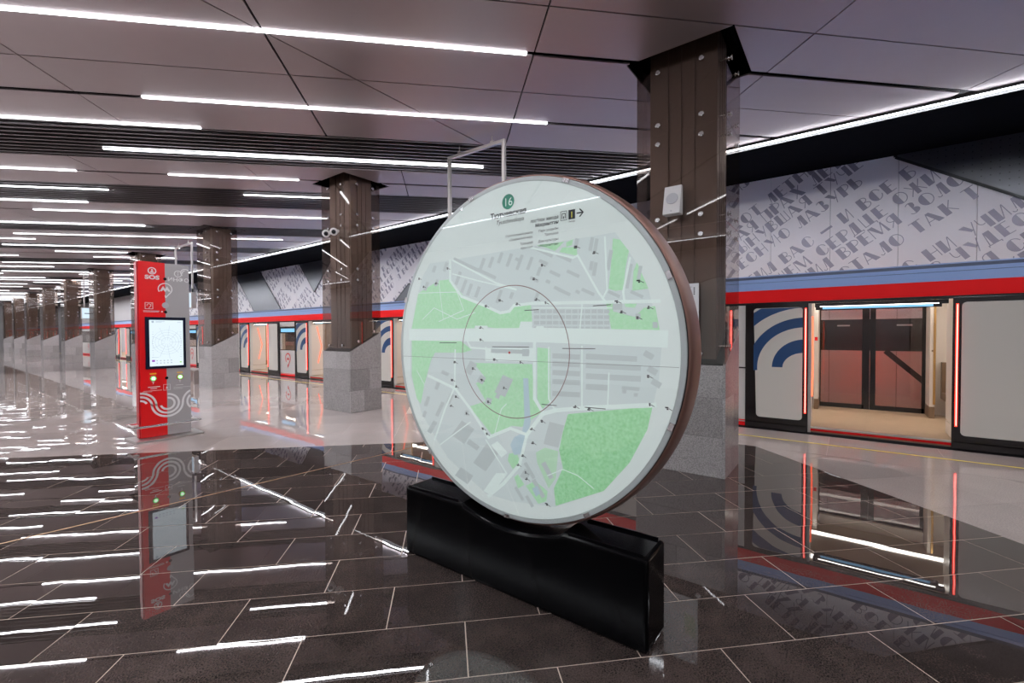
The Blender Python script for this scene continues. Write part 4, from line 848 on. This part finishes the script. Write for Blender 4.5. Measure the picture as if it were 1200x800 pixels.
q.text('Строительный рынок', .161, .691, .0195, 'RIGHT', .0024); q.text('«Славянский мир»', .161, .665, .0195, 'RIGHT', .0024)
q.text('Троицкий', .161, .632, .0195, 'RIGHT', .0024); q.text('проспект', .161, .606, .0195, 'RIGHT', .0024)
q.rect(.399, .441, .733, .785, .0024); q.text('Выход', .420, .717, .012, 'CENTER', .0024)
for a0, a1, b0, b1 in ((.348, .390, .733, .736), (.348, .390, .782, .785), (.348, .351, .733, .785), (.387, .390, .733, .785)): q.rect(a0, a1, b0, b1, .0024)
for a0, a1, b0, b1 in ((.357, .361, .742, .772), (.377, .381, .742, .772), (.357, .381, .769, .773), (.366, .372, .742, .756)): q.rect(a0, a1, b0, b1, .0024)
q.line([(.452, .760), (.487, .760)], .007, .0024); q.line([(.470, .780), (.489, .760), (.470, .740)], .007, .0024)
q.build('wayfinding_text', 'map_ink', front)
q = P0.new(); q.text('1', .420, .742, .045, 'CENTER', .0028, bold=.001); q.build('exit_number', 'ink_yellow', front)
for dg in (72, 112, 240, 272, 315, 20, 158, 200):        # small clips holding the cover glass
    a = math.radians(dg); ca, sa = math.cos(a), math.sin(a); c0 = Vector((DX-.012, DY+ca*(DR-.014), DZ+sa*(DR-.014))); ex = Vector((0, -sa, ca))*.020; ez = Vector((0, ca, sa))*.012
    MB().prism([c0-ex-ez, c0+ex-ez, c0+ex+ez, c0-ex+ez], (.02, 0, 0)).build('clip', 'chrome', disc)

# ------------------------------------------------------------------ information kiosk
KX0, KX1, KY, KD, KT = 2.03, 2.69, 8.46, .15, 2.70
KM = KX0+.345
ki = thing('information_kiosk', 'tall red and grey emergency and information kiosk with a bright touch screen', 'kiosk', (2.36, KY+.07, 0))
rb = MB().box(KX0+.02, KM, KY, KY+KD, .04, KT).build('red_body', 'kiosk_red', ki)
gb = MB().box(KM, KX1, KY, KY+KD, .04, KT-.005).build('grey_body', 'kiosk_grey', ki)
MB().box(KX0, KX0+.02, KY+.015, KY+KD-.015, .04, KT-.01).build('side_cover', 'kiosk_red_side', ki)
MB().prism([(KX0-.09, KY-.18, 0), (KX1+.12, KY-.18, 0), (KX1+.14, KY+KD+.17, 0), (KX0-.11, KY+KD+.17, 0)], (0, 0, .03)).build('floor_plate', 'steel', ki, bevel=.004)
for yy in (KY-.12, KY+KD+.12): MB().tube([(KX0-.10, yy, .225), (KX1+.10, yy, .225)], .019, 12).build('bumper_rail', 'chrome', ki, smooth=False)
for xx in (KX0-.07, KX1+.07): MB().tube([(xx, KY-.12, .225), (xx, KY+KD+.12, .225)], .012, 8).build('rail_bracket', 'steel', ki)
MB().box(KX0-.08, KX0+.02, KY+.03, KY+KD-.03, .215, .235).box(KX1, KX1+.08, KY+.03, KY+KD-.03, .215, .235).build('rail_bracket', 'steel', ki)
KP = Print((KX0, KY-.001, 0), (1, 0, 0), (0, 0, 1))
sc_ = MB().box(KX0+.085, KX0+.600, KY-.012, KY, 1.075, 1.865).build('screen_bezel', 'screen_navy', ki)
MB().box(KX0+.135, KX0+.565, KY-.0135, KY-.012, 1.115, 1.820).build('screen', 'kiosk_screen', sc_)
SP = Print((KX0, KY-.0142, 0), (1, 0, 0), (0, 0, 1)); p = SP.new()
for r in (.07, .11, .15, .185): p.arc(.355, 1.48, r, r+.0025, 0, 360, 0, 40)
for k in range(9): a = k*math.pi/4.5; p.line([(.355+.03*math.cos(a), 1.48+.03*math.sin(a)), (.355+.19*math.cos(a), 1.48+.26*math.sin(a))], .0025)
for k in range(12): p.rect(.165+.004*(k % 3), .185, 1.25+.035*k, 1.254+.035*k).rect(.52, .545, 1.25+.035*k, 1.254+.035*k)
p.rect(.215, .33, 1.795, 1.800).rect(.215, .29, 1.783, 1.787).rect(.49, .54, 1.786, 1.791).disc(.178, 1.792, .016).rect(.16, .25, 1.248, 1.252)
for k in range(5):
    for r in range(2): p.rect(.215+.045*k, .235+.045*k, 1.155+.037*r, 1.167+.037*r)
p.build('screen_map', 'screen_ink', sc_)
q = SP.new(); q.rect(.162, .198, 1.183, 1.212); q.build('screen_icon', 'purple', sc_)
q = SP.new(); q.rect(.515, .54, 1.157, 1.175); q.build('screen_icon', 'lime', sc_)
p = KP.new()
p.arc(.185, 2.565, .040, .054, 0, 360).disc(.185, 2.578, .013).poly([(.155, 2.535), (.215, 2.535), (.198, 2.562), (.172, 2.562)])
p.text('SOS', .185, 2.440, .082, 'CENTER', bold=.004, xs=1.25)
p.text('ИНФО', .520, 2.430, .078, 'CENTER', bold=.001, xs=1.20)
p.arc(.515, 2.55, .042, .052, 0, 360).rect(.511, .519, 2.52, 2.555).disc(.515, 2.572, .007)
p.arc(.610, 2.575, .030, .042, 90, 200).arc(.610, 2.575, .052, .064, 40, 230)
p.arc(.345, 2.30, .080, .094, -40, 210).line([(.411, 2.244), (.35, 2.17), (.345, 2.20)], .014)
p.poly([(.275, 2.265), (.32, 2.345), (.345, 2.30), (.37, 2.345), (.415, 2.265), (.385, 2.265), (.37, 2.29), (.345, 2.255), (.32, 2.29), (.305, 2.265)])
for a0, a1, b0, b1 in ((.09, .19, 1.985, 1.992), (.09, .19, 2.078, 2.085), (.09, .097, 1.985, 2.085), (.183, .19, 1.985, 2.085)): p.rect(a0, a1, b0, b1)
p.arc(.14, 2.04, .020, .028, -60, 200).line([(.15, 2.02), (.14, 2.0)], .007).line([(.165, 2.06), (.175, 2.07)], .005)
p.rect(.07, .27, 1.955, 1.961).rect(.07, .26, 1.940, 1.946).rect(.29, .31, 1.94, 1.96)
for xx in (.175, .517): p.rect(xx-.004, xx+.004, .845, .875).poly([(xx-.02, .875), (xx+.02, .875), (xx, .895)])
p.rect(.11, .26, .795, .806).rect(.14, .22, .770, .779).rect(.05, .28, .742, .747).rect(.04, .16, .728, .732).rect(.03, .1, .714, .718)
p.rect(.46, .56, .800, .806).rect(.43, .66, .765, .769).rect(.43, .55, .745, .749)
for a0, a1, b0, b1 in ((.30, .39, .735, .740), (.30, .39, .823, .828), (.30, .305, .735, .828), (.385, .39, .735, .828)): p.rect(a0, a1, b0, b1)
p.poly([(.33, .76), (.345, .80), (.36, .76)])
# wave pattern: three parallel ribbons
for r in (.052, .092, .132): pass
w_ = .0145
for r, d0 in ((.085, 25), (.141, 0), (.195, 0)): p.arc(.012, .52, r-w_, r+w_, d0, 90)
cB = (.352, .53)
p.line([(.153, .523), (.153, .53)], 2*w_).line([(.207, .523), (.207, .53)], 2*w_)
p.arc(cB[0], cB[1], .199-w_, .199+w_, 180, 360, 0, 40).arc(cB[0], cB[1], .145-w_, .145+w_, 180, 450, 0, 40).arc(cB[0], cB[1], .088-w_, .088+w_, 195, 450, 0, 40)
p.arc(.746, .53, .195-w_, .195+w_, 118, 180).arc(.746, .53, .135-w_, .135+w_, 135, 226)
tag(p.build('white_graphics', 'kiosk_white', ki), kind='stuff')
q = KP.new(); q.rect(.135, .215, .992, 1.012); q.rect(.48, .555, .992, 1.008); q.build('yellow_tag', 'tag_yellow', ki)
for xx in (.175, .517):
    b = MB().lathe((KX0+xx, KY, .93), (0, -1, 0), [(0, .046), (.012, .044), (.014, .038)], 24).build('call_button', 'btn_ring', ki)
    MB().lathe((KX0+xx, KY-.014, .93), (0, -1, 0), [(0, .037), (.003, .034)], 6).build('button_glow', 'btn_green', b)
    MB().lathe((KX0+xx, KY-.017, .93), (0, -1, 0), [(0, .024), (.002, .022)], 6).build('button_face', 'btn_white', b)
for zz in (2.455, 1.945, .925): MB().lathe((KX0+.345, KY, zz), (0, -1, 0), [(0, .022), (.004, .020)], 18).build('camera_hole', 'lens', ki)
q = KP.new(); q.disc(.345, 2.05, .045); q.build('speaker_mesh', 'btn_ring' if False else 'grille', ki)

# ------------------------------------------------------------------ hanging frames with display boxes
def frame(yc, label, w=1.18):
    o = thing('hanging_display', label, 'sign', (5.6, yc, 0)); x = 5.60; r = .026; y0, y1 = yc-w/2, yc+w/2; zt = 4.60
    MB().box(x-r, x+r, y0-r, y1+r, zt-r, zt+r).build('top_bar', 'steel', o, bevel=.004)
    for yy in (y0, y1): MB().box(x-r, x+r, yy-r, yy+r, 3.10, zt-r).build('post', 'steel', o, bevel=.004)
    for yy in (yc-w*.30, yc+w*.30): MB().box(x-.02, x+.02, yy-.03, yy+.03, zt+r, zt+.06).tube([(x, yy, zt+.05), (x, yy, H+.02)], .010, 8).build('hanger', 'steel', o)
    for yy in (y0, y1): MB().box(x-.02, x+.02, yy-.02, yy+.02, 2.98, 3.11).build('lower_bracket', 'black', o)
    bx = MB().box(x-.07, x+.07, y0-.10, y1+.10, 2.46, 2.98).build('display_box', 'steel', o, bevel=.006)
    MB().box(x-.074, x-.07, y0-.07, y1+.07, 2.49, 2.95).build('display_screen', 'sign_lit', bx)
    return o
frame(4.91, 'steel hanging sign frame rising behind the top of the round map')
frame(18.05, 'steel hanging sign frame rising behind the red and grey kiosk', 1.5)
frame(32.0, 'steel hanging sign frame in the far gap left of the kiosk', 1.3)
o = thing('hanging_sign', 'small pale lit sign hanging between far pillars at the left', 'sign', (5.55, 31.0, 0))
MB().box(5.20, 5.90, 31.0, 31.08, 2.40, 2.98).build('sign_box', 'steel', o); MB().box(5.23, 5.87, 30.995, 31.0, 2.43, 2.95).build('sign_face', 'sign_lit', o)
MB().box(5.30, 5.34, 31.02, 31.06, 2.98, H).box(5.76, 5.80, 31.02, 31.06, 2.98, H).build('hanger', 'steel', o)
MB().box(5.32, 5.78, 30.992, 30.995, 2.66, 2.70).build('sign_line', 'map_ink', o)

# ------------------------------------------------------------------ small things on the pillars
xf = CX-CW-.0105
sp = thing('wall_speaker', 'square white speaker on the nearest glass pillar above the map', 'speaker', (xf, 1.585, 3.10))
s0 = MB().prism([(xf, 1.50, 2.93), (xf, 1.50, 3.26), (xf-.05, 1.50, 3.26), (xf-.13, 1.50, 2.93)], (0, .19, 0)).build('cabinet', 'plastic', sp, bevel=.006)
nn = Vector((-.33, 0, .08)).normalized(); nn = Vector((-.972, 0, .2357)) if False else Vector((-.9718, 0, .2356))
MB().lathe(Vector((xf-.0865, 1.595, 3.11)), (-.972, 0, -.0) if False else nn, [(-.003, .068), (.005, .066)], 24).build('grille', 'grille', sp)
MB().lathe(Vector((xf-.122, 1.595, 2.963)), nn, [(-.003, .010), (.004, .009)], 12).build('badge', 'grille', sp)
MB().box(xf-.02, xf+.10, 1.585, 1.605, 3.05, 3.09).build('bracket', 'chrome', sp)
for yy, lab in ((8.60, 'left one of two white cameras on the second pillar'), (8.32, 'right one of two white cameras on the second pillar')):
    o = thing('security_camera', lab, 'camera', (xf, yy, 3.66))
    MB().lathe((xf-.10, yy, 3.66), (-.55, -.80, -.22), [(-.10, .055), (-.09, .075), (.06, .078), (.085, .070), (.09, .05)], 20).build('camera_body', 'plastic', o)
    MB().lathe((xf-.10, yy, 3.66), (-.55, -.80, -.22), [(.088, .045), (.105, .038), (.112, .02)], 16).build('lens', 'lens', o)
    MB().tube([(xf+.0, yy, 3.69), (xf-.09, yy, 3.67)], .03, 10).build('mount', 'plastic', o)
po = thing('map_poster', 'white map poster on the nearest pillar, half hidden by the bronze ring', 'poster', (xf, 1.60, 1.76))
MB().box(xf-.022, xf-.012, 1.32, 1.92, 1.40, 2.145).build('poster_sheet', 'paper', po)
pp = Print((xf-.0228, 1.92, 1.38), (0, -1, 0), (0, 0, 1)); q = pp.new()
for k in range(4): q.rect(.545, .56, .64+.022*k, .654+.022*k); q.rect(.50, .505, .645+.022*k, .648+.022*k)
q.rect(.44, .53, .725, .728); q.build('poster_print', 'map_ink', po)
q = pp.new(); q.poly([(.45, .2), (.57, .25), (.58, .48), (.47, .45)]); q.build('poster_park', 'paper_green', po)
MB().lathe((xf-.002, 1.315, 1.345), (-1, 0, 0), [(0, .012), (.012, .026), (.03, .026), (.036, .015)], 16).build('knob', 'plastic', po)

be = thing('platform_bench', 'low steel bench half hidden between the kiosk and the third pillar', 'bench', (5.6, 17.3, 0))
for k in range(4): MB().box(5.40+.105*k, 5.49+.105*k, 16.6, 18.0, .43, .46).build('seat_slat', 'steel', be)
for yy in (16.75, 17.8): MB().box(5.42, 5.80, yy, yy+.05, 0, .43).build('leg', 'steel', be)
